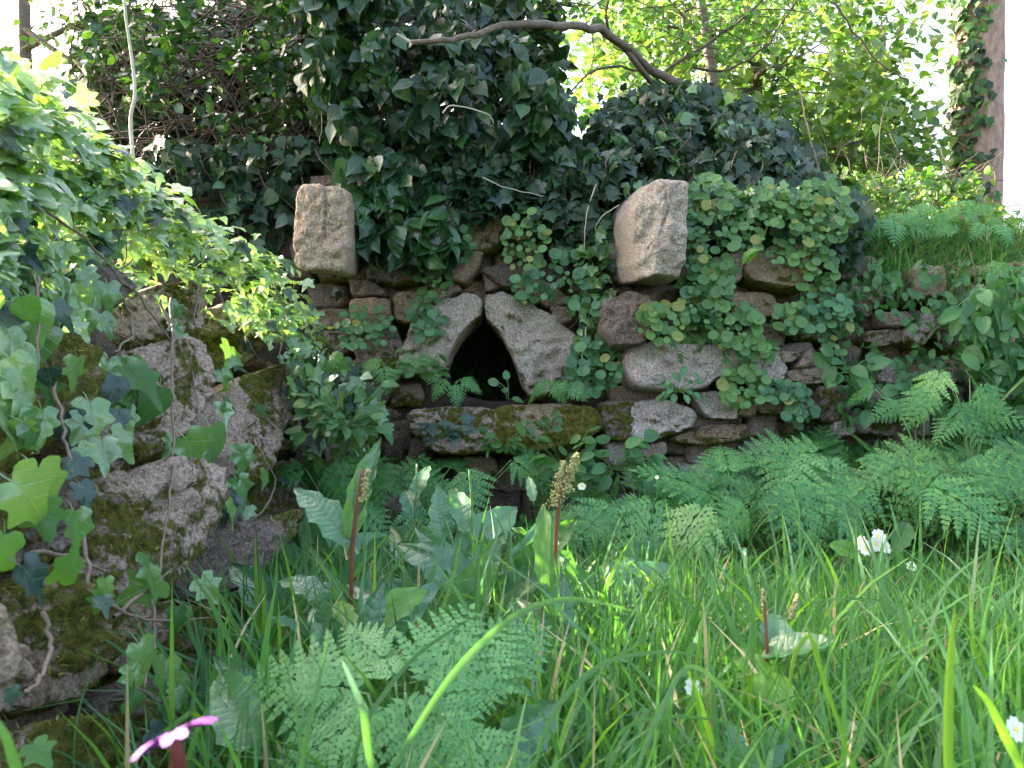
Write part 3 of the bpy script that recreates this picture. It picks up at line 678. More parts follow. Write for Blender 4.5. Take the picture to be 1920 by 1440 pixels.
# courses further along, out of view or deep in the joints
for Y in np.arange(.35, 3.3, .21):
    for z in np.arange(.04, .86, .17):
        X = -.435 - (.116 * (Y - 1.15) + .371 * (z - .05)) / .921
        c = Vector((X - .15, Y + random.uniform(-.03, .03), z + random.uniform(-.02, .02))); u = Vector((0, 1, 0)); v = Vector((-.37, 0, .93))
        pl = [c + u * a * .11 + v * b * .085 + rv(.008) for a, b in ((-1, -1), (0, -1.05), (1, -1), (1.05, 0), (1, 1), (0, 1.05), (-1, 1), (-1.05, 0))]
        stone(lw, pl, Vector((.93, 0, .37)), .04, .12, random.choice(['stone', 'stone_brown', 'stone_dark']), 26, 5, random.randrange(9999), moss=random.choice([0, .3, .5]), key='none')
V = []; F = []; ys_ = np.linspace(.2, 3.6, 30)
for Y in ys_:
    for (dx, z) in ((0, -.05), (-.16, .4), (-.33, .84), (-.55, .9), (-.9, .84)):
        X = -.59 - .126 * (Y - 1.15) + dx; V.append(Vector((X, Y, z)) + rv(.012))
for i in range(29):
    for j in range(4): a = i * 5 + j; F.append((a, a + 5, a + 6, a + 1))
k = len(V)
F.append((0, 1, 2, 3, 4)); worldmesh('earth_core', V, F, lw, [M['soil']])

# moss fuzz on stones, one tuft mesh per wall
for key, root in (('near', lw), ('far', bw)):
    tt = [t for t in TUFT if t[2] == key]
    if len(tt) > 150000: tt = random.sample(tt, 150000)
    if not tt: continue
    n = len(tt); p = np.array([list(t[0]) for t in tt]) - np.array(root.location); nr = np.array([list(t[1]) for t in tt])
    L = (.009 if key == 'near' else .007) * rng.uniform(.5, 1.7, (n, 1)); dirn = nr + rng.normal(0, .55, (n, 3)); dirn[:, 2] -= .15; dirn /= np.linalg.norm(dirn, axis=1, keepdims=True)
    sd1 = np.cross(dirn, rng.normal(0, 1, (n, 3))); sd1 /= np.linalg.norm(sd1, axis=1, keepdims=True); sd1 *= .0009
    V = np.stack([p + sd1, p - sd1, p + dirn * L], 1).reshape(-1, 3)
    if key == 'near':
        mm = MT('moss_fuzz'); g = mm.n('ShaderNodeNewGeometry').outputs['Random Per Island']
        mm.put(mm.b.inputs['Base Color'], mm.ramp(g, [(0, (.07, .075, .014)), (.5, (.22, .20, .035)), (1, (.42, .36, .08))])); mm.b.inputs['Roughness'].default_value = .8
        M['moss'] = mm.m
    o = rawmesh('moss', V, np.arange(3 * n), np.full(n, 3), None, [M['moss']], root); o['kind'] = 'stuff'

# ------------------------------------------------------------------ ivy and shrubs
def vines(root, poly, dfun, n, mat='twig', r=.002, length=(80, 260), name='stem', down=True, jit=14):
    paths = []; xs = [p[0] for p in poly]; ys = [p[1] for p in poly]
    for _ in range(n * 20):
        if len(paths) >= n: break
        x = random.uniform(min(xs), max(xs)); y = random.uniform(min(ys), max(ys))
        if not inpoly(x, y, poly): continue
        L = random.uniform(*length); a = random.gauss(math.pi / 2, .5) if down else random.uniform(0, 6.28); pts = []; dd = random.uniform(-.02, .06)
        k = 7
        for i in range(k):
            pts.append(P(x, y, dfun(x, y) + dd + random.uniform(-.015, .015))); a += random.gauss(0, .35); x += math.cos(a) * L / k; y += math.sin(a) * L / k
        paths.append((smooth_path(pts, 3), r * random.uniform(.6, 1.5), r * .4))
    if n <= 8:
        for p_ in paths: tubes(name, [p_], mat, root, r, r * .5, 4)
        return
    return tubes(name, paths, mat, root, r, r * .5, 4)

cD = lambda v: (lambda x, y: v)
# big dark shrub-and-ivy mass behind the wall, upper left
ivyA = thing('ivy_plant', 'huge dark glossy ivy mass towering over the wall left of the sky gap', 'ivy', P(700, 330, 3.3))
A1 = [(560,-60),(1000,-60),(960,20),(1010,70),(1030,150),(1062,230),(1085,330),(960,360),(830,330),(650,320),(590,200)]
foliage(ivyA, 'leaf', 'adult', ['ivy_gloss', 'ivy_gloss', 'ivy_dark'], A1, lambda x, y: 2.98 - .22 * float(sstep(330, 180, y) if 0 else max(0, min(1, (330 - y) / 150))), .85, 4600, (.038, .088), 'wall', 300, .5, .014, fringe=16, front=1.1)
vines(ivyA, A1, cD(3.0), 30, 'twig', .0025)
ivyB = thing('ivy_plant', 'dark drape of glossy heart-shaped ivy hanging beside the left jutting block', 'ivy', P(740, 300, 3.0))
B1 = [(650,300),(720,285),(820,320),(850,400),(860,470),(800,500),(740,480),(690,500),(660,430)]
foliage(ivyB, 'leaf', 'adult', ['ivy_gloss', 'ivy_dark'], B1, cD(2.8), .2, 460, (.06, .095), 'wall', 300, .4, .02, fringe=6)
vines(ivyB, B1, cD(2.88), 14, 'vine', .002, (60, 160))
ivyC = thing('ivy_plant', 'nearly black small-leaved ivy carpet left of the left jutting block', 'ivy', P(420, 400, 3.2))
C1 = [(250,270),(420,255),(600,280),(640,350),(560,350),(555,520),(600,560),(560,600),(420,520),(300,400)]
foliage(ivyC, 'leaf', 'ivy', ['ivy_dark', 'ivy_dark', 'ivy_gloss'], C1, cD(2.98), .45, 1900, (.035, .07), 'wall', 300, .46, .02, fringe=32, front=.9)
vines(ivyC, C1, cD(2.97), 16, 'twig', .002)
ivyD = thing('ivy_plant', 'dark small-leaved ivy curtain above the niche between the two jutting blocks', 'ivy', P(1000, 330, 3.0))
D1 = [(820,310),(960,280),(1100,300),(1165,360),(1160,500),(1100,520),(1080,430),(1010,400),(960,370),(900,390),(830,380)]
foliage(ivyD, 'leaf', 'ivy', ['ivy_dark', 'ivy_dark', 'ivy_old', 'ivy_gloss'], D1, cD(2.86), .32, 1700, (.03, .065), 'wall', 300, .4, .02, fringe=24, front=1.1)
vines(ivyD, D1, cD(2.88), 14, 'twig', .002, (60, 160))
ivyE = thing('ivy_plant', 'domed ivy mound on the wall top right of the pale jutting block', 'ivy', P(1330, 400, 3.1))
E1 = [(1060,330),(1090,260),(1150,195),(1220,160),(1300,155),(1400,195),(1470,250),(1530,310),(1590,370),(1640,450),(1600,500),(1480,440),(1400,450),(1290,420),(1285,340),(1200,335),(1160,380),(1100,370)]
foliage(ivyE, 'leaf', 'ivy', ['ivy_dark', 'ivy_old', 'ivy_gloss', 'ivy_light'], E1, lambda x, y: 2.79 + max(0, 400 - y) * .0016, .5, 5200, (.03, .066), 'wall', 300, .36, .017, fringe=12, front=1.1)
vines(ivyE, E1, cD(2.85), 16, 'vine', .0018, (60, 160))
ivyF = thing('ivy_plant', 'thin strands of young bright ivy trailing down left of the pale jutting block', 'ivy', P(1120, 480, 2.85))
F1 = [(1075,440),(1140,430),(1150,520),(1130,600),(1110,660),(1085,640),(1095,540)]
foliage(ivyF, 'leaf', 'ivy', ['ivy_light', 'ivy_dark'], F1, cD(2.84), .06, 110, (.03, .05), 'wall', 300, fringe=4)
vines(ivyF, F1, cD(2.85), 5, 'vine', .0015, (80, 160))
ivyG = thing('ivy_plant', 'young lobed ivy among the pennywort right of the pale jutting block', 'ivy', P(1330, 480, 2.8))
G1 = [(1290,340),(1420,330),(1540,370),(1420,420),(1330,400),(1330,560),(1390,660),(1270,650),(1290,500)]
foliage(ivyG, 'leaf', 'ivy', ['ivy_light', 'ivy_gloss'], G1, cD(2.76), .07, 260, (.03, .055), 'wall', 300, .45, .03, fringe=6)
# twiggy shrub upper left
shr = thing('shrub', 'dark twiggy shrub with soft green leaf sprays, behind the corner of the walls', 'shrub', P(330, 330, 3.6))
S1 = [(90,-60),(640,-60),(620,60),(600,200),(560,260),(420,250),(300,200),(200,170),(120,120),(150,60)]
foliage(shr, 'leaf', 'hazel', ['ivy_gloss', 'ivy_gloss', 'hazel'], S1, cD(3.02), .9, 1700, (.035, .065), 'canopy', 300, .55, .013, fringe=18)
vines(shr, [(120, 0), (640, 0), (640, 340), (300, 360), (180, 250)], cD(3.35), 150, 'twig', .004, (160, 420), 'twig', False)
vines(shr, [(150, 0), (640, 0), (640, 340), (300, 360), (200, 250)], cD(3.7), 120, 'vine', .003, (160, 420), 'twig', False)
S2 = [(150,60),(640,-60),(1040,-60),(1060,300),(640,420),(250,400),(180,260)]
foliage(shr, 'leaf', 'adult', ['ivy_dark'], S2, cD(3.75), 1.1, 7000, (.07, .11), 'canopy', 0, 0, fringe=12, front=1.0)

# ---- trees behind
def tree(label, base, height, r, crowns, key, mat, n, size, group=None, ni=200, name='tree', lean=(0, 0)):
    t = thing(name, label, 'tree', base, group); top = base + Vector((lean[0], lean[1], height))
    tubes('trunk', [(smooth_path([base - Vector((0, 0, .15)), base.lerp(top, .4) + rv(.05), top], 5), r, r * .5)], 'branch', t, r, r * .5, 10)
    limbs = []; items = []
    for (c, rad) in crowns:
        c = Vector(c); s = base.lerp(top, random.uniform(.4, .95))
        limbs.append((smooth_path([s, s.lerp(c, .5) + rv(.12), c], 5), r * .4, r * .08))
        for _ in range(14):
            e = c + Vector([random.gauss(0, .5) * rad[i] for i in range(3)]); limbs.append((smooth_path([c.lerp(s, .3), c.lerp(e, .5) + rv(.08), e], 4), r * .12, r * .02))
        for _ in range(int(n / len(crowns))):
            while True:
                q = Vector([random.uniform(-1, 1) for _ in range(3)])
                if q.length < 1: break
            q = q * (.35 + .65 * random.random() ** .4) if random.random() < .7 else q
            pt = c + Vector((q.x * rad[0], q.y * rad[1], q.z * rad[2]))
            if noise.noise(pt * 2.2) < -.12: continue
            items.append((pt, random.uniform(*size)))
    tubes('limb', limbs, 'branch', t, .02, .01, 5)
    def vis(p): x = 960 + FPX * p[0].x / p[0].y; y = 720 - FPX * (p[0].z - CAMZ) / p[0].y; return (not (0 < x < 1920 and 0 < y < 1440)) * 10 + p[0].y
    items.sort(key=vis); rest = []
    for i, (pt, s) in enumerate(items):
        A = orient('canopy'); v = random.randrange(len(T[key]))
        if i < ni: link('leaf', tmesh(key, mat, v), t, Matrix.Translation(pt) @ A.to_4x4() @ Matrix.Scale(s, 4))
        else: rest.append((v, A * s, pt, 0))
    o = merged('crown', rest, key, [mat], t); o['kind'] = 'stuff'
    return t
GZ = 1.0
tree('sunlit yellow-green broadleaf tree filling the gap right of centre', Vector((1.7, 5.6, GZ)), 2.2, .07, [((1.0, 5.4, 3.0), (.8, .6, .7)), ((1.9, 5.6, 2.8), (.8, .7, .9)), ((1.5, 5.6, 2.2), (.7, .6, .6)), ((2.2, 5.3, 2.0), (.65, .6, .6))], 'adult', 'sunleaf', 8500, (.05, .09))
tree('sunlit leafy tree close left of the tall reddish trunk', Vector((2.9, 6.3, GZ)), 2.4, .08, [((2.5, 6.0, 3.1), (.75, .7, .8)), ((2.7, 6.1, 2.3), (.62, .6, .7)), ((2.6, 6.0, 1.7), (.8, .6, .45))], 'adult', 'sunleaf', 6500, (.05, .09))
tree('slender bright-leaved tree overhanging the wall top in the middle', Vector((1.15, 4.4, GZ)), 2.2, .04, [((.75, 4.3, 2.75), (.75, .5, .35)), ((1.35, 4.4, 2.7), (.6, .5, .4))], 'hazel', 'sunleaf', 1700, (.03, .055), lean=(-.2, 0))
tree('far hazy green tree glimpsed behind the sunlit leaves', Vector((3.4, 12, GZ)), 4, .14, [((1.8, 11, 4.5), (1.9, 1.2, 1.5)), ((3.8, 12, 3.8), (1.6, 1.2, 1.4)), ((2.6, 11.5, 2.6), (2.6, 1.2, 1.0))], 'hazel', 'hazel', 6500, (.10, .17), ni=0)
tree('bright backlit tree at the upper left corner', Vector((-3.4, 5.6, GZ)), 2.4, .07, [((-2.75, 5.4, 3.0), (.55, .6, .55)), ((-2.45, 5.2, 2.5), (.45, .5, .35)), ((-3.0, 5.6, 2.1), (.35, .5, .25))], 'hazel', 'sunleaf', 1300, (.05, .08))
tree('unseen broadleaf tree left of the view, its high crown placed to shade the clearing', Vector((-6.6, 6.6, GZ)), 3.6, .14, [((-5.65, 5.3, 4.6), (.75, .9, .8)), ((-5.65, 6.6, 4.7), (.75, .9, .8)), ((-5.0, 5.3, 4.7), (.9, .9, .75)), ((-5.0, 6.5, 4.9), (.9, 1.0, .8)), ((-5.3, 7.5, 5.0), (1.0, .8, .8)), ((-4.2, 5.8, 4.9), (.8, .9, .7))], 'adult', 'hazel', 14000, (.10, .15), ni=0)  # unseen tree, crowns placed to keep the sun off the grass
# low undergrowth behind the bank on the right
ub = thing('shrub', 'tangled sunlit undergrowth at the foot of the tall reddish trunk', 'shrub', Vector((2.2, 4.4, 1.0)))
U1 = [(1480,300),(1600,330),(1720,330),(1800,300),(1840,340),(1900,400),(1930,430),(1700,440),(1600,450),(1540,400)]
foliage(ub, 'leaf', 'hazel', ['sunleaf', 'hazel'], U1, cD(3.9), .8, 1100, (.035, .07), 'canopy', 250, .4, .02, fringe=10)
vines(ub, U1, cD(4.0), 70, 'branch', .003, (100, 260), 'twig', False)
# tall trunk with ivy
pt = thing('pine_tree', 'tall reddish-brown tree trunk with ivy up its left side against the white sky', 'tree', Vector((3.55, 6.2, GZ)))
V = []; F = []; seg = 28; H = 9.0; nn_ = 70
for i in range(nn_):
    z = GZ - .2 + H * i / (nn_ - 1); rr = .205 - .006 * z + (.05 * max(0, 1.2 - z))
    for j in range(seg):
        a = 2 * math.pi * j / seg; dn = .014 * noise.noise(Vector((math.cos(a) * 2.5, math.sin(a) * 2.5, z * 3))) + .008 * noise.noise(Vector((math.cos(a) * 9, math.sin(a) * 9, z * 9)))
        V.append(Vector((3.55 + .015 * (z - 1) + (rr + dn) * math.cos(a), 6.2 + (rr + dn) * math.sin(a), z)))
for i in range(nn_ - 1):
    for j in range(seg): F.append((i * seg + j, i * seg + (j + 1) % seg, (i + 1) * seg + (j + 1) % seg, (i + 1) * seg + j))
M['bark'] = plain('red_brown_bark', (.22, .12, .09), (.48, .32, .25), 22, .9, 1.0, .02, stretch=(1, 1, .5))
worldmesh('trunk', V, F, pt, [M['bark']])
limbs = []; items = []
for k in range(14):
    a = k * 2.4; z = 7.0 + k * .22; s = Vector((3.65, 6.2, z)); e = s + Vector((math.cos(a) * 1.6, math.sin(a) * 1.6, .5)); limbs.append((smooth_path([s, s.lerp(e, .5) + Vector((0, 0, .15)), e], 4), .035, .01))
    for _ in range(160): items.append((random.randrange(3), orient('canopy') * random.uniform(.1, .16), s.lerp(e, random.uniform(.4, 1.1)) + rv(.28), 0))
tubes('limb', limbs, 'bark', pt, .03, .01, 5); o = merged('crown', items, 'hazel', ['hazel'], pt); o['kind'] = 'stuff'
ti = thing('ivy_plant', 'dark ivy climbing the left side of the tall reddish trunk', 'ivy', Vector((3.4, 6.0, GZ)))
items = []
for _ in range(950):
    z = random.uniform(1.0, 4.2); a = random.gauss(R(215), R(28)); wv = .5 + .5 * noise.noise(Vector((0, 0, z * 1.5)))
    if random.random() > .45 + .6 * wv: continue
    rr = .19 + random.uniform(.0, .06); p_ = Vector((3.55 + .015 * (z - 1) + rr * math.cos(a), 6.2 + rr * math.sin(a), z)); items.append((z, p_, a))
random.shuffle(items); rest = []
for i, (z, p_, a) in enumerate(items):
    A = frame(Vector((math.cos(a), math.sin(a), .4)) + rv(.3), Vector((0, 0, -1)) + rv(.3)); s = random.uniform(.045, .08); v = random.randrange(4)
    if i < 300: link('leaf', tmesh('ivy', random.choice(['ivy_dark', 'hazel']), v), ti, Matrix.Translation(p_) @ A.to_4x4() @ Matrix.Scale(s, 4))
    else: rest.append((v, A * s, p_, random.randrange(2)))
o = merged('foliage', rest, 'ivy', ['ivy_dark', 'hazel'], ti); o['kind'] = 'stuff'

ov = thing('overhanging_twigs', 'small-leaved twigs hanging into the top of the view above the arching branch', 'branch', P(1200, -80, 3.6))
O1 = [(960,-80),(1500,-80),(1460,50),(1330,130),(1250,90),(1150,40),(1000,35)]
foliage(ov, 'leaf', 'hazel', ['hazel', 'sunleaf'], O1, cD(3.45), .5, 1100, (.025, .05), 'canopy', 300, .5, .02, fringe=18, front=1)
vines(ov, O1, cD(3.5), 60, 'twig', .0025, (100, 260), 'twig', False)
cl = thing('leafy_plant', 'mixed low herbs rooting all over the shaded right part of the wall', 'plant', P(1700, 700, 2.8))
R1 = [(1570,500),(1700,480),(1900,500),(1900,780),(1560,800),(1580,640)]
foliage(cl, 'leaf', 'oval', ['bank', 'hazel', 'penny_blue'], R1, cD(2.74), .1, 240, (.025, .05), 'wall', 300, .52, .02, fringe=8)
foliage(cl, 'leaf', 'ivy', ['bank', 'ivy_gloss'], R1, cD(2.74), .08, 130, (.025, .045), 'wall', 60, .52, .03, fringe=8)
# ---- overhanging branch and single stems
br = thing('branch', 'long bare pale-tipped branch arching over the sky gap', 'branch', P(1270, 160, 3.5))
tubes('limb', [(smooth_path([P(1330,190,3.6), P(1270,155,3.5), P(1215,125,3.45), P(1140,62,3.25), P(1090,52,3.1), P(1000,48,2.9), P(950,48,2.8), P(905,62,2.72), P(850,74,2.66), P(770,80,2.62)], 4, .004), .022, .008),
               (smooth_path([P(1140,62,3.35), P(1170,90,3.35), P(1200,128,3.4), P(1225,160,3.5)], 4), .014, .012)], 'branch', br, .02, .01, 7)
tubes('tip', [(smooth_path([P(771,80,2.62), P(758,72,2.61), P(744,63,2.6)], 3), .006, .003), (smooth_path([P(772,80,2.62), P(768,88,2.61)], 3), .005, .003)], 'pale_stem', br, .005, .003, 6)
tubes('twig', [(smooth_path([P(1140,60,3.35), P(1138,20,3.3), P(1140,-30,3.3)], 4, .003), .008, .005), (smooth_path([P(1230,150,3.5), P(1300,100,3.5), P(1400,30,3.5), P(1450,-20,3.5)], 4, .004), .008, .004),
               (smooth_path([P(1300,130,3.6), P(1370,130,3.6), P(1440,80,3.6), P(1500,-10,3.6)], 4, .004), .007, .004), (smooth_path([P(1200,130,3.4), P(1120,130,3.3), P(1060,180,3.2), P(1000,210,3.1)], 4, .005), .006, .003),
               (smooth_path([P(1560,0,3.6), P(1600,60,3.6), P(1650,120,3.6), P(1700,150,3.6)], 4, .004), .006, .003)], 'twig', br, .008, .004, 5)
ps = thing('bare_stem', 'upright pale bare stem rising behind the sunlit ivy on the left', 'stem', P(250, 335, 2.2))
tubes('stalk', [(smooth_path([P(250,345,2.2), P(249,290,2.2), P(245,222,2.2), P(253,180,2.2), P(250,130,2.2), P(243,80,2.2), P(236,30,2.2), P(230,-40,2.2)], 4), .0058, .0036)], 'pale_stem', ps, .005, .004, 7)
for k, (pts, lab, mt, r_) in enumerate([
    ([P(1118,345,2.8), P(1100,400,2.8), P(1096,470,2.82)], 'straight pale dry stalk standing left of the pale jutting block', 'pale_stem', .0024),
    ([P(1160,385,2.7), P(1130,405,2.7), P(1115,430,2.72)], 'short curled dry stalk touching the pale jutting block', 'pale_stem', .002),
    ([P(905,333,2.72), P(950,352,2.72), P(1020,368,2.72)], 'thin dry twig lying across the dark ivy above the niche', 'pale_stem', .0018),
    ([P(830,212,2.66), P(850,198,2.65), P(912,213,2.65), P(925,232,2.67)], 'bent tan twig in the middle of the glossy ivy mass', 'pale_stem', .0026),
    ([P(1020,210,2.95), P(980,205,2.95), P(950,208,2.95)], 'forked dry twig poking from the ivy below the sky gap', 'pale_stem', .0022),
    ([P(1100,615,2.82), P(1092,660,2.8), P(1089,700,2.8)], 'short straw-coloured stalk right of the niche', 'pale_stem', .0022),
    ([P(1500,170,3.3), P(1512,230,3.2), P(1530,300,3.1), P(1545,340,3.05)], 'long hanging pinkish vine in front of the sunlit tree', 'vine', .0035),
    ([P(600,170,3.0), P(604,230,3.0), P(598,270,3.0)], 'short upright straw in the dark shrub above the left block', 'pale_stem', .002),
    ]):
    t = thing('dry_stalk', lab, 'twig', pts[-1]); tubes('stalk', [(smooth_path(pts, 5, .0012), r_, r_ * .6)], mt, t, r_, r_, 6)

# ---- ivy of the left wall
dtop = lambda x, y: 1.15 + max(-.25, x / 600 * 1.5)
lv1 = thing('ivy_plant', 'pale sunlit ivy spilling over the top of the left wall', 'ivy', P(200, 500, 1.7))
L1 = [(-60,90),(60,130),(120,190),(230,290),(330,370),(430,440),(520,480),(575,560),(640,680),(600,720),(540,640),(450,590),(380,560),(300,500),(260,540),(200,545),(60,520),(-60,540)]
foliage(lv1, 'leaf', 'ivy_hi', ['ivy_glare', 'ivy_glare', 'ivy_light', 'ivy_gloss', 'ivy_old'], L1, dtop, .30, 2500, (.026, .056), 'top', 300, .36, .015, front=1.3, fringe=14)
vines(lv1, L1, lambda x, y: dtop(x, y) + .03, 26, 'vine', .003, (120, 360))
lv2 = thing('ivy_plant', 'loose ivy trails hanging down the stones of the left wall', 'ivy', P(250, 700, 1.6))
L2 = [(-40,450),(240,520),(420,600),(540,650),(560,800),(520,980),(430,960),(370,900),(300,780),(240,760),(180,860),(-40,760)]
foliage(lv2, 'leaf', 'ivy_hi', ['ivy_light', 'ivy_glare', 'ivy_old'], L2, lambda x, y: dl(x, y) - .10, .10, 95, (.04, .062), 'lwall', 200, .5, .01, front=1.0)
heroes = [ # x, y, px size, mat : larger leaves one can point to
 (345,818,64,'ivy_light'),(395,800,72,'ivy_light'),(385,880,44,'ivy_light'),(455,835,44,'ivy_light'),(420,935,44,'ivy_light'),(430,650,50,'ivy_light'),(235,690,70,'hazel'),(300,725,60,'hazel'),(245,715,40,'ivy_light'),
 (145,670,50,'ivy_light'),(160,780,46,'ivy_light'),(90,690,38,'ivy_old'),(155,855,44,'ivy_old'),(150,905,42,'ivy_old'),(275,1040,66,'ivy_light'),(300,1085,64,'ivy_light'),(375,1085,46,'ivy_light'),(260,1205,60,'ivy_light'),
 (310,1235,66,'ivy_light'),(330,1265,50,'ivy_light'),(245,1250,40,'ivy_light'),(330,1140,40,'hazel'),(350,1140,34,'ivy_light'),(330,1290,30,'ivy_light'),(235,1310,44,'hazel'),(195,1085,36,'ivy_light'),(195,1110,34,'hazel'),
 (280,1370,40,'ivy_old'),(60,1395,44,'hazel'),(20,900,100,'ivy_light'),(70,880,80,'ivy_light'),(80,940,60,'hazel'),(140,960,60,'ivy_light'),(10,1000,80,'hazel'),(40,1060,70,'ivy_old'),(110,1090,60,'hazel'),(130,540,52,'ivy_light'),
 (100,570,40,'ivy_old'),(40,560,44,'hazel'),(480,760,34,'hazel'),(500,1000,28,'hazel'),(440,1180,26,'hazel'),(20,1290,30,'ivy_old'),(190,1120,30,'ivy_old')]
for (x, y, s, mt) in heroes:
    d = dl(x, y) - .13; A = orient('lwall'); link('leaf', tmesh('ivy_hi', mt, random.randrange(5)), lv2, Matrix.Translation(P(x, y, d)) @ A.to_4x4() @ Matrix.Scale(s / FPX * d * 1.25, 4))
pth = []
for pl in [[(70,520),(72,600),(70,700)], [(95,700),(115,780),(128,860),(132,890)], [(300,560),(330,640),(360,700),(372,790)], [(320,560),(322,700),(325,850),(315,960),(295,1090)], [(480,820),(495,860),(515,900),(500,950),(470,975)], [(60,1035),(130,1045),(200,1070)], [(150,960),(165,1060),(175,1110),(230,1145),(300,1165),(395,1160)], [(220,1280),(270,1300),(330,1335),(380,1365)], [(80,1150),(95,1200),(75,1270),(48,1295)], [(210,1160),(280,1110),(290,1200),(270,1290)], [(60,380),(160,450),(260,560),(330,650)], [(230,560),(250,620),(215,660)]]:
    pth.append((smooth_path([P(x, y, dl(x, y) - .085 + random.uniform(-.01, .01)) for x, y in pl], 6, .0015), .0028, .0018))
tubes('stem', pth, 'vine', lv2, .003, .002, 6)
# small fronds at the wall corner
lv3 = thing('ivy_plant', 'ivy tangle with dangling leaves in the corner where the two walls meet', 'ivy', P(600, 760, 2.6))
L3 = [(530,640),(640,660),(700,720),(740,780),(640,840),(560,860),(530,760)]
foliage(lv3, 'leaf', 'ivy', ['ivy_light', 'ivy_gloss', 'ivy_old'], L3, cD(2.45), .25, 230, (.035, .06), 'wall', 230, .4, .02, fringe=10)
vines(lv3, L3, cD(2.5), 12, 'twig', .002, (80, 220))

# ------------------------------------------------------------------ pennywort
PW = [
 (800,598,34,44,34,2.87,'penny_blue','tight pennywort clump on the left arch stone of the niche'),
 (815,525,34,30,16,2.86,'penny','loose pennywort leaves hanging above the left arch stone'),
 (862,452,26,40,14,2.9,'penny','yellowish pennywort leaves at the right edge of the glossy ivy drape'),
 (985,452,44,60,46,2.83,'penny','tall pennywort clump in the dark ivy above the niche'),
 (1000,540,42,30,24,2.85,'penny_blue','pennywort leaves draped over the right arch stone of the niche'),
 (1098,560,36,40,20,2.84,'penny_blue','few pennywort discs between the niche and the lower pier stone'),
 (1115,685,50,55,60,2.78,'penny_blue','dense low pennywort patch between the niche and the big pale stone'),
 (900,370,40,22,9,2.92,'penny','dim yellow-green pennywort discs under the dark ivy'),
 (685,612,55,42,34,2.88,'penny_blue','dark pennywort patch below the left jutting block'),
 (1335,372,48,44,34,2.70,'penny','pennywort clump just right of the pale jutting block top'),
 (1300,455,20,60,26,2.70,'penny_blue','narrow pennywort column hugging the right side of the pale jutting block'),
 (1392,440,44,30,24,2.70,'penny','pennywort discs over the small grey stone'),
 (1335,520,42,55,48,2.68,'penny','pennywort cascade middle stretch right of the pale jutting block'),
 (1245,605,48,40,34,2.64,'penny','broad pennywort discs on the lower pier stone'),
 (1375,610,52,45,52,2.68,'penny','pennywort hanging over the big pale stone'),
 (1385,665,28,22,9,2.70,'penny_blue','small group of pennywort discs at the right tip of the big pale stone'),
 (1540,400,58,62,92,2.72,'penny','largest and brightest pennywort cascade at the right end of the ivy mound'),
 (1530,505,44,46,44,2.74,'penny','pennywort below the brightest cascade'),
 (1548,590,52,52,54,2.74,'penny_blue','shadowed leafy pennywort beneath the brightest cascade'),
 (1486,596,34,28,24,2.72,'penny','flat pennywort discs above the split stone'),
 (1396,722,46,44,46,2.70,'penny','neat pennywort clump below the end of the big pale stone'),
 (1470,735,45,22,34,2.72,'penny_blue','small-leaved pennywort strip right of the neat clump'),
 (1500,770,30,26,24,2.72,'penny_blue','pennywort discs just above the parsley bed'),
 (1450,385,40,36,30,2.71,'penny','pennywort discs between the ivy mound and the brown stone'),
 (1300,570,30,30,22,2.69,'penny_blue','pennywort linking the narrow column to the lower pier stone'),
 (1425,655,34,22,16,2.71,'penny','pennywort discs over the split stone beside the big pale stone'),
 (1062,500,30,34,20,2.84,'penny_blue','shaded pennywort in the ivy curtain just left of the bright ivy strands'),
 (1470,470,30,26,16,2.72,'penny','pennywort draped across the top of the brown stone'),
 (1562,662,20,20,12,2.74,'penny','tiny pennywort rosette on the wall'),
 (1760,575,30,30,9,2.76,'penny','three or four pennywort discs on the right part of the wall'),
 (1640,545,40,40,16,2.78,'bank','spoon-leaved plant rooted in a joint under the grassy bank'),
]
for (x, y, rx, ry, n, d, mt, lab) in PW:
    t = thing('pennywort_plant', lab, 'plant', P(x, y + ry * .3, d + .08)); V = []; F = []; placed = []
    key = 'penny' if mt != 'bank' else 'oval'
    for i in range(n):
        best = None
        for _ in range(12):
            a = random.random() * 6.283; r = math.sqrt(random.random()); q_ = (x + rx * r * math.cos(a) * 1.0, y + ry * r * math.sin(a))
            m = min([math.hypot(q_[0] - u_[0], q_[1] - u_[1]) for u_ in placed] or [99])
            if best is None or m > best[0]: best = (m, q_)
        q_ = best[1]; placed.append(q_); s = random.choice((random.uniform(.014, .026), random.uniform(.024, .038), random.uniform(.032, .048))) * (1 if rx > 25 else .7)
        p_ = P(q_[0], q_[1], d + random.uniform(-.03, .05)); A = orient('penny' if key == 'penny' else 'wall')
        link('leaf', tmesh(key, 'penny_yellow' if key == 'penny' and random.random() < .07 else mt, random.randrange(3)), t, Matrix.Translation(p_) @ A.to_4x4() @ Matrix.Scale(s if key == 'penny' else s * 1.3, 4))
        if i % 2 == 0: tube(V, F, smooth_path([p_ + Vector((0, .005, -.003)), p_ + Vector((0, .03, -.03)) + rv(.006), P(x, y + ry * .3, d + .1)], 3), .0012, .0012, 4)
    worldmesh('stem', V, F, t, [M['greenstem']])

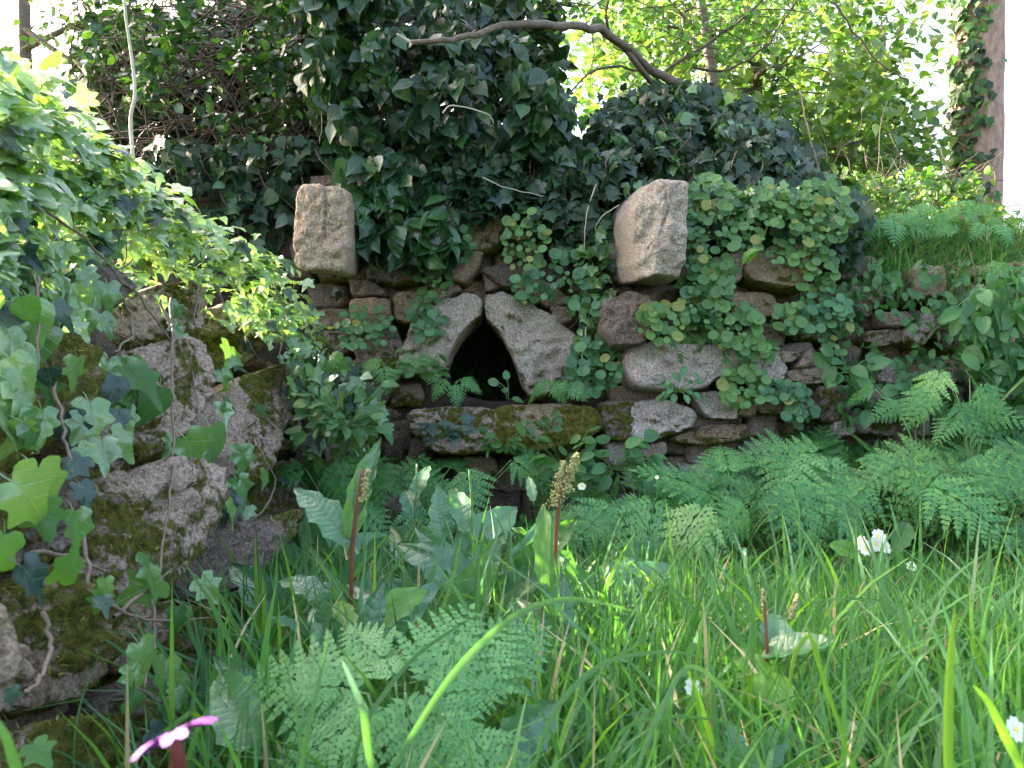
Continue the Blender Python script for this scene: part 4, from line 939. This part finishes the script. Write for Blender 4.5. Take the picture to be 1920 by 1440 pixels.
# ------------------------------------------------------------------ bank vegetation on the right
bk1 = thing('leafy_plant', 'leggy soft grey-green plant with paired oval leaves at the right edge of the wall', 'plant', P(1850, 700, 2.7))
K1 = [(1800,560),(1860,520),(1940,500),(1980,560),(1980,820),(1900,820),(1850,760),(1800,640)]
foliage(bk1, 'leaf', 'oval', ['bank', 'bank', 'parsley'], K1, cD(2.55), .22, 340, (.055, .085), 'wall', 300, .36, .02, fringe=6)
vines(bk1, K1, cD(2.6), 10, 'greenstem', .002, (100, 240))
def grass_mesh(name, n, xr, yfun, hfun, wfun, mat, parent, zf, lean=.35, bright=None, accept=None):
    X, Y = [], []
    while len(X) < n:
        x, y = yfun()
        if accept and not accept(x, y): continue
        X.append(x); Y.append(y)
    X = np.array(X); Y = np.array(Y); n = len(X); Z = zf(X, Y) - .01; H = hfun(X, Y) * rng.uniform(.45, 1.2, n); Wd = wfun(n)
    az = rng.uniform(0, 2 * np.pi, n); ln = np.abs(rng.normal(lean, lean * .7, n)) * H; dr = np.stack([np.cos(az), np.sin(az)], 1)
    fa = rng.uniform(0, 2 * np.pi, n); sx, sy = np.cos(fa), np.sin(fa)
    lv_ = np.array([0, .3, .58, .82, 1.0]); wv = np.array([.75, 1, .85, .5, 0]); V = []; U = []
    kink = rng.random(n) < .14
    for li, t in enumerate(lv_):
        sag = np.where(kink & (t > .6), (t - .6) * 1.5 * H, 0); zz = Z + H * t - sag - .25 * ln * t ** 3
        ox = dr[:, 0] * (ln * t ** 2 + sag * .8); oy = dr[:, 1] * (ln * t ** 2 + sag * .8)
        if li < 4:
            for s in (-1, 1): V.append(np.stack([X + ox + sx * Wd * wv[li] * s * .5, Y + oy + sy * Wd * wv[li] * s * .5, zz], 1)); U.append(np.tile([[.5 + .5 * s, t]], (n, 1)))
        else: V.append(np.stack([X + ox, Y + oy, zz], 1)); U.append(np.tile([[.5, t]], (n, 1)))
    V = np.stack(V, 1).reshape(-1, 3); U = np.stack(U, 1).reshape(-1, 2)
    fl = np.array([0, 1, 3, 2, 2, 3, 5, 4, 4, 5, 7, 6, 6, 7, 8]); ft = np.array([4, 4, 4, 3])
    loops = (fl[None] + (np.arange(n) * 9)[:, None]).ravel(); tot = np.tile(ft, n)
    mats = mat if isinstance(mat, list) else [mat]; mis = np.repeat(rng.choice(len(mats), n, p=[.7] + [.3 / (len(mats) - 1)] * (len(mats) - 1) if len(mats) > 1 else [1]), 4)
    off = np.array(parent.location) if parent is not None else 0
    return rawmesh(name, V - off, loops, tot, U, [M[m] for m in mats], parent, mis)
def bankpt():
    x = random.uniform(1.15, 2.9); return x, random.uniform(2.85, 3.6)
bgz = lambda X, Y: np.where(Y < 3.08, 1.09 - (3.08 - Y) * .9, 1.1)
o = grass_mesh('grass_on_bank', 9500, None, bankpt, lambda X, Y: np.full(len(X), .21), lambda n: rng.uniform(.002, .006, n), ['grass', 'parsley', 'straw'], None, bgz, .8)
tag(o, 'tufty grass along the top of the bank on the right', 'grass', kind='stuff')

def parsley(base, label, n, L, H, key='frond', mat='parsley', group=None, spread=.2, tilt=(.3, 1.0), azr=None, name='cow_parsley_plant'):
    t = thing(name, label, 'plant', base, group); V = []; F = []
    for i in range(n):
        az = random.uniform(*azr) if azr else 2 * math.pi * (i + random.random() * .7) / n; out = Vector((math.cos(az), math.sin(az), 0)); r = random.uniform(.3, 1) * spread; h = H * random.uniform(.55, 1)
        tipp = base + out * r + Vector((0, 0, h)); tube(V, F, smooth_path([base, base + out * r * .35 + Vector((0, 0, h * .6)), tipp], 4), .0022, .0014, 5)
        nrm = Vector((0, -.75, .75)) + out * random.uniform(*tilt) * .5 + rv(.3); A = frame(nrm, out + Vector((0, -.15, random.uniform(-.6, .45)))); s = L * random.uniform(.6, 1.15)
        link('frond', tmesh(key, mat, random.randrange(len(T[key]))), t, Matrix.Translation(tipp) @ A.to_4x4() @ Matrix.Scale(s, 4))
    worldmesh('stem', V, F, t, [M['greenstem']]); return t
BED = 'cow parsley plants massed along the foot of the wall'
for i in range(36):
    x = random.uniform(.28, 2.1); y = random.uniform(2.25, 2.68); x = x * y / 2.5
    parsley(Vector((x, y, .06)), mat=random.choice(['parsley', 'parsley', 'parsley_near', 'hazel']), label='feathery cow parsley plant in the dense bed along the foot of the wall', n=7, L=.23, H=.28 + .06 * (x > .9) - .05 * (x < .45), group=BED)
for i, (x, y) in enumerate([(-.42, 2.62), (-.55, 2.5), (-.3, 2.7), (-.5, 2.72), (-.15, 2.62), (-.62, 2.66)]):
    parsley(Vector((x, y, .06)), 'dark cow parsley plant in the shady corner left of the ledge', 7, .17, .30, group='cow parsley plants in the shady corner', mat='parsley')
for i, (px_, py_, dd, lab) in enumerate([(1690,560,2.82,None), (1650,450,2.95,'parsley plant on the bank edge above the spoon-leaved plant'), (1740,450,3.0,'parsley plant on the bank edge in front of the reddish trunk'), (1850,460,2.9,'parsley plant on the bank at the far right edge'),
        (1790,430,3.1,'pale parsley plant beside the mossy bank stone'), (730,720,2.8,'parsley plant leaning on the left foot of the niche'), (1040,745,2.75,'small parsley plant at the right foot of the niche'), (850,735,2.78,'parsley tuft on the ledge left of the niche mouth'), (1900,520,2.75,'drooping parsley plant just below the right bank edge')]):
    if lab: parsley(P(px_, py_, dd), lab, 7, .12 if i < 6 else .09, .1 if i < 6 else .05, spread=.12 if i < 6 else .06)
parsley(P(1730, 900, 2.5), 'tallest cow parsley rising above the bed before the right of the wall', 8, .16, .33)
parsley(P(1820, 900, 2.4), 'cow parsley with a long arching frond near the right edge', 7, .17, .33)
# near parsley, lower left of centre
npz = Vector((-.10, .82, .0))
t = thing('cow_parsley_plant', 'large pale cow parsley spreading in the near foreground left of centre', 'plant', npz); V = []; F = []
for (bx, by, bd, tx, ty, td, s) in [(690,1300,.82, 420,1240,.84,1), (700,1340,.8, 485,1400,.74,1), (720,1240,.84, 640,1180,.9,.7), (800,1290,.82, 880,1150,.95,1), (860,1300,.84, 960,1190,.95,1), (760,1300,.8, 770,1420,.7,.9), (800,1310,.8, 960,1290,.84,1),
        (640,1290,.82, 520,1260,.8,.8), (860,1370,.78, 760,1460,.66,1), (880,1370,.78, 960,1450,.68,1), (700,1320,.8, 610,1430,.72,.9), (900,1260,.88, 1010,1200,.98,.8), (740,1270,.82, 700,1200,.88,.7), (830,1340,.78, 900,1400,.72,.8)]:
    a = P(bx, by, bd); b = P(tx, ty, td); A = frame(Vector((0, -.75, .8)) + rv(.1), b - a); L = (b - a).length
    link('frond', tmesh('frond_hi', 'parsley_near', random.randrange(2)), t, Matrix.Translation(a) @ A.to_4x4() @ Matrix.Scale(L * .95, 4)); tube(V, F, smooth_path([npz, npz.lerp(a, .5) + Vector((0, 0, .05)), a], 4), .003, .0018, 6)
worldmesh('stem', V, F, t, [M['greenstem']])

# ------------------------------------------------------------------ docks and sorrel
def leafAB(t, key, mat, a, b, nrm, v=None, ws=1.0, name='leaf'):
    L = (b - a).length; A = frame(nrm, b - a); S = Matrix.Diagonal((L * ws, L, L, 1))
    return link(name, tmesh(key, mat, v if v is not None else random.randrange(len(T[key]))), t, Matrix.Translation(a) @ A.to_4x4() @ S)
def dock(label, base, stem, leaves, stemmat='redstem', r=.004, spike=None):
    t = thing('dock_plant', label, 'plant', base)
    if stem: tubes('stem', [(smooth_path([base] + stem, 5), r, r * .7)], stemmat, t, r, r, 8)
    for lf in leaves:
        (ax, ay, ad), (bx, by, bd), ws, mt = lf[:4]; leafAB(t, lf[4] if len(lf) > 4 else 'dock', mt, P(ax, ay, ad), P(bx, by, bd), Vector((0, -.8, .5)) + rv(.3), None, ws)
    if spike:
        V = []; F = []
        for (p0, p1, w_) in spike:
            for k in range(int(260 * w_ / .012)):
                f = random.random(); c = p0.lerp(p1, f) + Vector((random.gauss(0, 1), random.gauss(0, 1), 0)) * w_ * (1 - .6 * f) * .6; s = random.uniform(.0012, .0024); b = len(V)
                for v in ((1, 0, 0), (-1, 0, 0), (0, 1, 0), (0, -1, 0), (0, 0, 1.3), (0, 0, -1.3)): V.append(c + Vector(v) * s)
                F += [(b, b + 2, b + 4), (b + 2, b + 1, b + 4), (b + 1, b + 3, b + 4), (b + 3, b, b + 4), (b + 2, b, b + 5), (b + 1, b + 2, b + 5), (b + 3, b + 1, b + 5), (b, b + 3, b + 5)]
            tube(V, F, [p0, p1], .0015, .001, 5)
        worldmesh('seed_head', V, F, t, [M['seed']], smooth=False)
    return t
dock('tall red-stemmed dock with one crinkled leaf up its side, left of centre', P(655, 1330, 1.25), [P(658,1150,1.22), P(660,1040,1.2), P(668,960,1.19), P(680,880,1.19)],
     [((660,1020,1.2),(572,868,1.18),1.15,'dock'), ((655,1010,1.2),(690,822,1.17),.7,'grass_bright','dock'), ((670,965,1.2),(692,815,1.19),.75,'dock'), ((600,1200,1.2),(545,1130,1.15),1,'dock'), ((610,1260,1.1),(505,1120,1.1),1.5,'dock'), ((640,1260,1.1),(590,1090,1.12),1.0,'dock'),
      ((650,1250,1.1),(640,1060,1.16),.9,'grass_bright','dock'), ((640,1330,1.05),(720,1080,1.1),.9,'dock')], spike=[(P(680,940,1.185), P(690,880,1.18), .006)])
dock('dock rosette with a folded pale-edged leaf in the tall grass left of centre', P(720, 1330, 1.15), None,
     [((700,1210,1.15),(815,1070,1.1),.8,'dock'), ((690,1170,1.15),(800,1090,1.12),1.1,'grass_bright','dock'), ((660,1230,1.2),(750,1110,1.2),.9,'dock'), ((620,1130,1.3),(540,1030,1.3),1.1,'dock'), ((760,1150,1.3),(640,1060,1.3),1.3,'dock'), ((500,1300,1.0),(380,1215,1.0),1.0,'dock'), ((480,1400,.9),(385,1225,.95),1.6,'dock')])
dock('middle dock group with bluish crinkled leaves before the ledge', P(870, 1130, 1.9), [P(880,1050,1.9), P(885,960,1.9), P(880,880,1.9)],
     [((860,1050,1.9),(950,918,1.85),1.5,'dock'), ((830,1010,1.9),(820,910,1.88),1.6,'dock'), ((880,1100,1.85),(855,980,1.9),1.7,'dock'), ((880,1110,1.8),(940,1010,1.8),1.5,'dock'), ((850,1120,1.8),(830,980,1.9),1.9,'ivy_light','dock'), ((870,1000,1.9),(880,865,1.9),.9,'dock'),
      ((900,1120,1.8),(970,1060,1.8),1.3,'dock'), ((800,1100,1.9),(740,1010,1.9),1.4,'dock'), ((790,1060,2.0),(700,960,2.0),1.3,'dock'), ((770,1100,1.9),(690,1050,1.9),1.5,'dock')], 'greenstem')
dock('slim young dock with a single spear-shaped top leaf left of the ledge', P(778, 1130, 1.95), [P(778,1000,1.95), P(780,930,1.95), P(782,870,1.95)], [((778,970,1.95),(762,890,1.95),1.3,'dock'), ((780,930,1.94),(786,850,1.94),1.0,'dock'), ((778,1000,1.95),(815,940,1.93),1.2,'grass_bright','dock')], 'greenstem', .003)
dock('upright sorrel with a pinkish seed head right of the niche', P(1035, 1290, 1.35), [P(1035,1150,1.34), P(1042,1020,1.33), P(1050,930,1.32), P(1062,880,1.32)],
     [((1030,1110,1.33),(1015,930,1.3),.8,'grass_bright','dock'), ((1040,1130,1.32),(1045,950,1.3),.8,'dock'), ((1025,1250,1.28),(1020,1060,1.3),1.3,'ivy_light','dock'), ((1040,1260,1.28),(1062,1070,1.3),1.2,'dock'), ((1030,1290,1.25),(1080,1150,1.25),1.4,'grass_bright','dock'), ((1015,1300,1.2),(960,1150,1.25),1.5,'dock'), ((1000,940,1.32),(992,880,1.32),.8,'dock')],
     'redstem', .004, spike=[(P(1040,950,1.32), P(1058,865,1.32), .012), (P(1058,925,1.32), P(1078,868,1.32), .010), (P(1068,885,1.32), P(1082,850,1.32), .008)])
dock('two-leaved bluish dock standing in the grass right of centre', P(1440, 1360, 1.1), [P(1440,1270,1.1), P(1436,1180,1.1), P(1432,1110,1.1)], [((1430,1230,1.1),(1390,1105,1.08),1.5,'dock'), ((1455,1240,1.1),(1475,1115,1.1),1.4,'dock'), ((1445,1320,1.05),(1425,1190,1.05),2.1,'grass_bright','dock'), ((1450,1330,1.02),(1470,1210,1.02),1.7,'grass_bright','dock')],
     'redstem', .003, spike=[(P(1434,1150,1.1), P(1430,1105,1.1), .003), (P(1480,1160,1.1), P(1495,1115,1.1), .004)])
dock('low dock leaves at the bottom edge right of centre', P(1370, 1480, .85), None, [((1380,1460,.85),(1360,1360,.9),1.9,'dock'), ((1400,1450,.85),(1450,1370,.9),1.8,'dock'), ((1620,1400,.95),(1560,1340,1.0),1.6,'dock'), ((930,1420,.8),(990,1350,.9),1.6,'dock')])
for (x, y, d, k, lab) in [(560,1230,1.45,8,'broad dark dock rosette at the foot of the left wall'), (700,1160,1.75,9,'dock rosette in the grass behind the tall red-stemmed dock'), (930,1150,1.65,9,'dock rosette in the grass left of the sorrel'), (830,1220,1.5,7,'low dock rosette between the near parsley and the middle dock group'), (1130,1150,1.7,5,'small dock rosette right of the sorrel'), (610,1080,2.2,8,'shaded dock rosette in the corner below the ivy tangle')]:
    t = thing('dock_plant', lab, 'plant', P(x, y, d))
    for q_ in range(k):
        a = 2 * math.pi * (q_ + random.random()) / k; L = random.uniform(.13, .22); b = P(x, y, d) + Vector((math.cos(a) * .02, math.sin(a) * .02, .02)); e = b + Vector((math.cos(a) * L * .6, math.sin(a) * L * .5 - .03, L * random.uniform(.6, 1.05)))
        leafAB(t, 'dock', random.choice(['dock', 'dock', 'hazel']), b, e, Vector((-math.cos(a) * .5, -.8, .5)) + rv(.25), None, random.uniform(.75, 1.15))
# leaves by the niche mouth
lp = thing('seedling', 'young two-leaved plant silhouetted in the niche mouth', 'plant', P(950, 748, 2.74)); tubes('stem', [(smooth_path([P(950,748,2.74), P(945,725,2.73), P(925,712,2.72)], 4), .0013, .001)], 'greenstem', lp, .001, .001, 5); tubes('stem', [(smooth_path([P(953,748,2.74), P(953,725,2.73), P(950,705,2.72)], 4), .0013, .001)], 'greenstem', lp, .001, .001, 5)
leafAB(lp, 'oval', 'bank', P(934,722,2.72), P(912,706,2.72), Vector((0, -1, .3))); leafAB(lp, 'oval', 'bank', P(950,712,2.72), P(950,694,2.71), Vector((.2, -1, .2)), ws=1.3); leafAB(lp, 'oval', 'bank', P(952,735,2.73), P(942,722,2.72), Vector((0, -1, .5)), ws=1.2); leafAB(lp, 'oval', 'bank', P(960,748,2.72), P(985,742,2.72), Vector((0, -.6, 1)), ws=1.2)
def small_plant(label, px_, py_, d, n, key, mat, size, spread, stem=True, name='leafy_plant'):
    t = thing(name, label, 'plant', P(px_, py_, d)); b = P(px_, py_, d); V = []; F = []
    for i in range(n):
        a = random.random() * 6.28; o_ = Vector((math.cos(a) * spread, -abs(math.sin(a)) * spread * .6, random.uniform(-.2, 1) * spread)) * random.uniform(.3, 1); p_ = b + o_
        A = frame(Vector((0, -.7, .7)) + rv(.4), o_ + Vector((0, 0, -.02)) + rv(.01)); s = random.uniform(*size); link('leaf', tmesh(key, mat, random.randrange(len(T[key]))), t, Matrix.Translation(p_) @ A.to_4x4() @ Matrix.Scale(s, 4)); tube(V, F, [b, b.lerp(p_, .5) + Vector((0, 0, .006)), p_], .0012, .001, 4)
    worldmesh('stem', V, F, t, [M['greenstem']]); return t
small_plant('leafy sprig hanging down the middle of the mossy ledge', 945, 840, 2.70, 26, 'hazel', 'hazel', (.025, .045), .09)
small_plant('upright mint-like sprig in front of the ledge', 1005, 800, 2.68, 14, 'hazel', 'bank', (.025, .04), .07)
small_plant('blue-green ivy sprig lying on the left ledge stone', 830, 820, 2.68, 14, 'ivy', 'ivy_old', (.03, .05), .08)
small_plant('bright young rosette on the big pale stone', 1272, 672, 2.68, 6, 'hazel', 'hazel', (.018, .028), .03)
small_plant('sprawling herb under the big pale stone', 1270, 735, 2.68, 22, 'oval', 'penny_blue', (.025, .045), .10)
small_plant('dark foxglove-like rosette under the shadowed pennywort', 1590, 700, 2.68, 12, 'oval', 'bank', (.06, .09), .08)
small_plant('broad-leaved plant in the right part of the wall above the bed', 1640, 760, 2.68, 14, 'oval', 'bank', (.05, .08), .10)
small_plant('heart-leaved seedling group low on the right wall', 1720, 720, 2.70, 10, 'ivy', 'bank', (.03, .05), .07)
small_plant('single long yellow-green leaf pair above the brown stone', 1430, 470, 2.62, 2, 'oval', 'grass_bright', (.06, .07), .02)
small_plant('pale fresh leaves at the foot of the left arch stone', 790, 700, 2.74, 16, 'oval', 'hazel', (.03, .055), .09)
small_plant('bedstraw-like sprig on the mossy foot of the left wall', 425, 1120, 1.55, 16, 'oval', 'hazel', (.02, .032), .035)
small_plant('nettle-like leafy clump in the corner above the docks', 650, 800, 2.4, 40, 'hazel', 'bank', (.04, .06), .16)
small_plant('bramble-like leafy clump beneath the ledge', 1060, 880, 2.55, 34, 'hazel', 'hazel', (.04, .06), .15)
small_plant('shaded leafy clump just right of the ledge foot', 1150, 880, 2.55, 30, 'oval', 'bank', (.05, .07), .14)

# ------------------------------------------------------------------ grass
def infield(x, y): return x > -.47 - .2 * (y - 1.15) + .02 and y < 2.85 and math.hypot(x, y) > .5
def near_pt():
    y = .55 + 2.25 * random.random() ** .8; return random.uniform(-.78, .80) * y, y
def far_pt(): return random.uniform(-3.5, 4.5), random.uniform(-3, 2.8)
hf = lambda X, Y: np.interp(Y, [.5, .8, 1.3, 1.8, 2.3, 2.8], [.27, .30, .30, .22, .13, .10]) * (1 - .12 * (X > .5))
o = grass_mesh('meadow_grass', 15000, None, near_pt, hf, lambda n: rng.uniform(.0035, .0112, n), ['grass', 'grass', 'grass_cool', 'grass_cool', 'grass_bright', 'straw'], None, groundz, .42, accept=infield)
tag(o, 'long lush green grass covering the ground in front of the wall', 'grass', kind='stuff')
o = grass_mesh('tall_grass', 900, None, lambda: (lambda y: (random.uniform(-.5, .78) * y, y))(random.uniform(.75, 2.0)), lambda X, Y: np.interp(Y, [.7, 1.2, 2.0], [.33, .38, .28]), lambda n: rng.uniform(.007, .013, n), ['grass_cool', 'grass', 'grass_bright'], None, groundz, .4, accept=infield)
tag(o, 'broader taller grass blades standing above the lush grass', 'grass', kind='stuff')
def outer(x, y): return abs(x) > .8 * max(y, 0) + .1 and (x > -.5 or y < .1) and math.hypot(x, y) > .7
o = grass_mesh('surrounding_grass', 9000, None, far_pt, lambda X, Y: np.full(len(X), .22), lambda n: rng.uniform(.003, .007, n), ['grass', 'grass_cool'], None, groundz, .4, accept=outer)
tag(o, 'grass around the sides of the clearing', 'grass', kind='stuff')
def short_pt(): y = random.uniform(1.6, 2.8); return random.uniform(-.4, .85) * y, y
o = grass_mesh('short_grass', 9000, None, short_pt, lambda X, Y: np.full(len(X), .11), lambda n: rng.uniform(.0015, .004, n), ['grass', 'grass_cool', 'straw'], None, groundz, .9, accept=infield)
tag(o, 'finer tangled grass between the tall blades and the parsley bed', 'grass', kind='stuff')
# small herbs in the turf
herb = [(random.randrange(3), orient('canopy') * random.uniform(.02, .04), None, random.randrange(2)) for _ in range(2600)]
H2 = []
for (v, A, _, q_) in herb:
    while True:
        x, y = short_pt()
        if infield(x, y): break
    H2.append((v, A, Vector((x, y, float(groundz(np.array(x), np.array(y))) + random.uniform(.01, .10))), q_))
o = merged('ground_herbs', H2, 'hazel', ['hazel', 'parsley'], None); tag(o, 'low leafy herbs mixed in the turf near the wall', 'herbs', kind='stuff')

def ribbon(name, label, pts, w0, mat, wm=None):
    t_pts = smooth_path(pts, 6); n = len(t_pts); V = []; F = []; U = []; base = t_pts[0]
    for i, p in enumerate(t_pts):
        t = i / (n - 1); tg = (t_pts[min(i + 1, n - 1)] - t_pts[max(i - 1, 0)]).normalized(); s = tg.cross(Vector((.0, -1, .25))).normalized()
        wv = .6 * w0 * (min(1, .55 + t * 1.6)) * (1 - t ** 3) + .0003; f_ = Vector((0, 1, 0)) * wv * .22
        V += [p - s * wv / 2, p + f_, p + s * wv / 2]; U += [(0, t), (.5, t), (1, t)]
    for i in range(n - 1): a = i * 3; F += [(a, a + 1, a + 4, a + 3), (a + 1, a + 2, a + 5, a + 4)]
    me = mk(name, [v - base for v in V], F, U, [M[mat]]); o = link(name, me, None, loc=base); return tag(o, label, 'grass blade')
for pts, w_, mt, lab in [
    ([P(690,1520,.56), P(770,1385,.57), P(850,1265,.58), P(930,1182,.6), P(1000,1138,.61), P(1070,1124,.62), P(1150,1136,.63), P(1250,1165,.64)], .009, 'grass_cool', 'long arching pale grass blade crossing the middle foreground'),
    ([P(990,1480,.68), P(1040,1335,.68), P(1130,1245,.7), P(1250,1222,.7), P(1330,1236,.7)], .007, 'grass_cool', 'curved blue-green grass blade arching below the long arching blade'),
    ([P(1780,1500,.55), P(1778,1380,.55), P(1782,1240,.55), P(1790,1145,.55)], .012, 'grass_bright', 'broad upright bright yellow-green blade near the right edge'),
    ([P(1930,1470,.5), P(1890,1390,.5), P(1855,1320,.5), P(1825,1285,.5)], .010, 'grass_bright', 'bright slanting blade in the bottom right corner'),
    ([P(640,1500,.6), P(690,1350,.62), P(770,1240,.66), P(850,1180,.7), P(900,1150,.72)], .006, 'grass', 'dark green blade curving up before the near parsley'),
    ([P(560,1500,.55), P(575,1380,.56), P(600,1270,.58), P(618,1180,.6)], .006, 'grass', 'upright blade in front of the near parsley left side'),
    ([P(705,1500,.5), P(690,1400,.5), P(680,1330,.5), P(655,1270,.52), P(640,1235,.54)], .008, 'grass_cool', 'pale blade bending left over the near parsley'),
    ([P(1600,1440,.8), P(1560,1320,.8), P(1530,1230,.8), P(1505,1150,.8)], .007, 'grass_bright', 'bright blade leaning left right of the two-leaved dock'),
    ([P(1480,1290,.85), P(1490,1230,.85), P(1520,1195,.85), P(1545,1280,.85), P(1560,1370,.85)], .008, 'grass_bright', 'hooked yellow blade bent over beside the two-leaved dock'),
    ([P(1180,1480,.6), P(1240,1330,.62), P(1300,1250,.64), P(1400,1335,.66), P(1470,1400,.66)], .007, 'grass_cool', 'bent blade low right of centre'),
    ([P(1340,1460,.8), P(1250,1360,.8), P(1180,1270,.8), P(1130,1180,.8)], .006, 'grass', 'leaning blade under the long arching blade'),
    ([P(1120,1500,.7), P(1160,1380,.7), P(1240,1345,.7), P(1360,1355,.7), P(1480,1410,.7)], .005, 'grass', 'long low blade bowing to the right in the lower middle'),
    ([P(-20,1330,.4), P(10,1380,.4), P(30,1440,.4), P(50,1500,.4)][::-1], .010, 'grass', 'dark blade in the bottom left corner'),
    ([P(140,1480,.8), P(140,1380,.8), P(160,1290,.82), P(195,1210,.84)], .003, 'grass', 'thin green blade standing before the mossy stones'),
    ([P(1240,1320,1.0), P(1290,1200,1.0), P(1320,1100,1.0), P(1345,1020,1.02)], .008, 'grass', 'tall blade rising right of the arching blade'),
    ([P(1450,1200,1.3), P(1462,1110,1.3), P(1475,1040,1.3), P(1500,1055,1.3)], .008, 'grass_cool', 'upright blade with a folded yellow tip in the middle right'),
    ([P(1700,1200,1.1), P(1660,1130,1.1), P(1540,1125,1.1), P(1520,1130,1.1)], .005, 'grass_cool', 'blue-green blade bowed to the left in the right half'),
    ]: ribbon('grass_blade', lab, pts, w_, mt)

# ------------------------------------------------------------------ flowers
def petals(c, nrm, r, n, V, F, mi, notch=.15, cup=.1, roll=None):
    A = frame(nrm, Vector((0, 0, 1)) + rv(.3)); 
    for k in range(n):
        a = 2 * math.pi * k / n; ca, sa = math.cos(a), math.sin(a); b = len(V)
        for (s, t) in ((.12, .05), (.12, -.05), (.62, .46), (.62, -.46), (.98, .34), (.98, -.34), (1 - notch * .6, 0)):
            q = Vector((ca * s - sa * t, sa * s + ca * t, cup * s * s)) * r; V.append(c + A @ q)
        F += [(b, b + 1, b + 3, b + 6, b + 2), (b + 2, b + 6, b + 4), (b + 3, b + 5, b + 6)]; mi += [0, 0, 0]
    b = len(V); V += [c + A @ (Vector((math.cos(x) * .22, math.sin(x) * .22, .03)) * r) for x in np.linspace(0, 2 * math.pi, 9)[:-1]]; F.append(tuple(range(b, b + 8))); mi.append(1)
def flower(t, c, nrm, r, n=5, mats=('petal_white', 'petal_eye'), notch=.15, cup=.05):
    V = []; F = []; mi = []; petals(c, nrm, r, n, V, F, mi, notch, cup); off = t.location
    me = mk('flower', [v - off for v in V], F, None, [M[m] for m in mats], False, mi); return link('flower', me, t)
pr = thing('primrose', 'clump of cream primroses with two broad leaves in the grass on the right', 'flower', P(1650, 1100, 2.0))
for (x, y, nr) in [(1648,1005,(.1,-.8,.5)), (1625,1028,(-.2,-.9,.4)), (1642,1020,(0,-1,.2)), (1660,1025,(.5,-.8,.4)), (1612,1018,(-.7,-.5,.5))]: flower(pr, P(x, y, 1.97 + random.uniform(-.02, .02)), Vector(nr), .019)
for x, y in ((1648,1005), (1625,1028), (1642,1020), (1660,1025), (1612,1018)): tubes('stem', [(smooth_path([P(1650,1100,2.0), P(x, y + 5, 2.0)], 2), .0015, .001)], 'greenstem', pr, .001, .001, 5)
leafAB(pr, 'paddle', 'grass_bright', P(1632,1052,2.0), P(1578,1010,1.98), Vector((.2, -.9, .5)), 0, 1.1); leafAB(pr, 'paddle', 'hazel', P(1668,1050,2.0), P(1708,975,2.0), Vector((-.3, -.9, .3)), 0, 1.15)
for i, (x, y, d, lab) in enumerate([(1709,1062,1.95,'single cream primrose right of the primrose clump'), (1091,912,2.45,'single white flower in the shade right of the sorrel seed head'), (1056,910,2.45,'white flower just behind the sorrel seed head'), 
        (1300,1290,1.0,'white blossom half hidden by blades right of centre'), (1905,1368,.8,'white flower at the right edge near the bottom'), (1395,1037,1.9,'tiny white flower at the back of the grass'), (1232,895,2.3,'tiny white flower in the parsley bed')]):
    t = thing('white_flower', lab, 'flower', P(x, y + 40, d)); flower(t, P(x, y, d), Vector((random.uniform(-.4, .4), -.8, .5)), .013 if i < 5 else .006); tubes('stem', [(smooth_path([P(x, y + 40, d), P(x, y + 2, d + .004)], 2), .001, .001)], 'greenstem', t, .001, .001, 5)
# pink flower very close to the lens
pk = thing('pink_flower', 'bright pink campion flower out of focus at the bottom left', 'flower', P(335, 1480, .29))
c = P(327, 1382, .29)
A = frame(Vector((-.42, .18, .9)), Vector((.8, .3, .3)))
for k, a in enumerate([0.15, 1.35, 2.75, 3.9, 5.1]):       # five notched petals, each a grid that curls at its tip
    ca, sa = math.cos(a), math.sin(a); V = []; F = []
    for i_, (s_, hw) in enumerate([(.06, .04), (.25, .09), (.45, .17), (.65, .25), (.82, .29), (.95, .26)]):
        for j_ in (-1, -.5, 0, .5, 1):
            ss = s_ - (.14 if i_ == 5 and j_ == 0 else 0); tt_ = j_ * hw
            V.append(c + A @ (Vector((ca * ss - sa * tt_, sa * ss + ca * tt_, .13 * math.sin(ss * 3) - .12 * ss ** 3 + .05 * abs(j_) * hw)) * .0155))
    for i_ in range(5):
        for j_ in range(4): q_ = i_ * 5 + j_; F.append((q_, q_ + 1, q_ + 6, q_ + 5))
    worldmesh('petal', V, F, pk, [M['petal_pink']])
tubes('calyx', [([c, P(332, 1400, .291), P(336, 1445, .292)], .0016, .0028)], 'calyx', pk, .0012, .003, 10); tubes('stem', [([P(336,1445,.292), P(340,1700,.3)], .001, .001)], 'greenstem', pk, .001, .001, 6)
print('tris', sum(len(o.data.polygons) for o in scn.objects if o.type == 'MESH'), 'objs', len(scn.objects), 'tufts', len(TUFT))
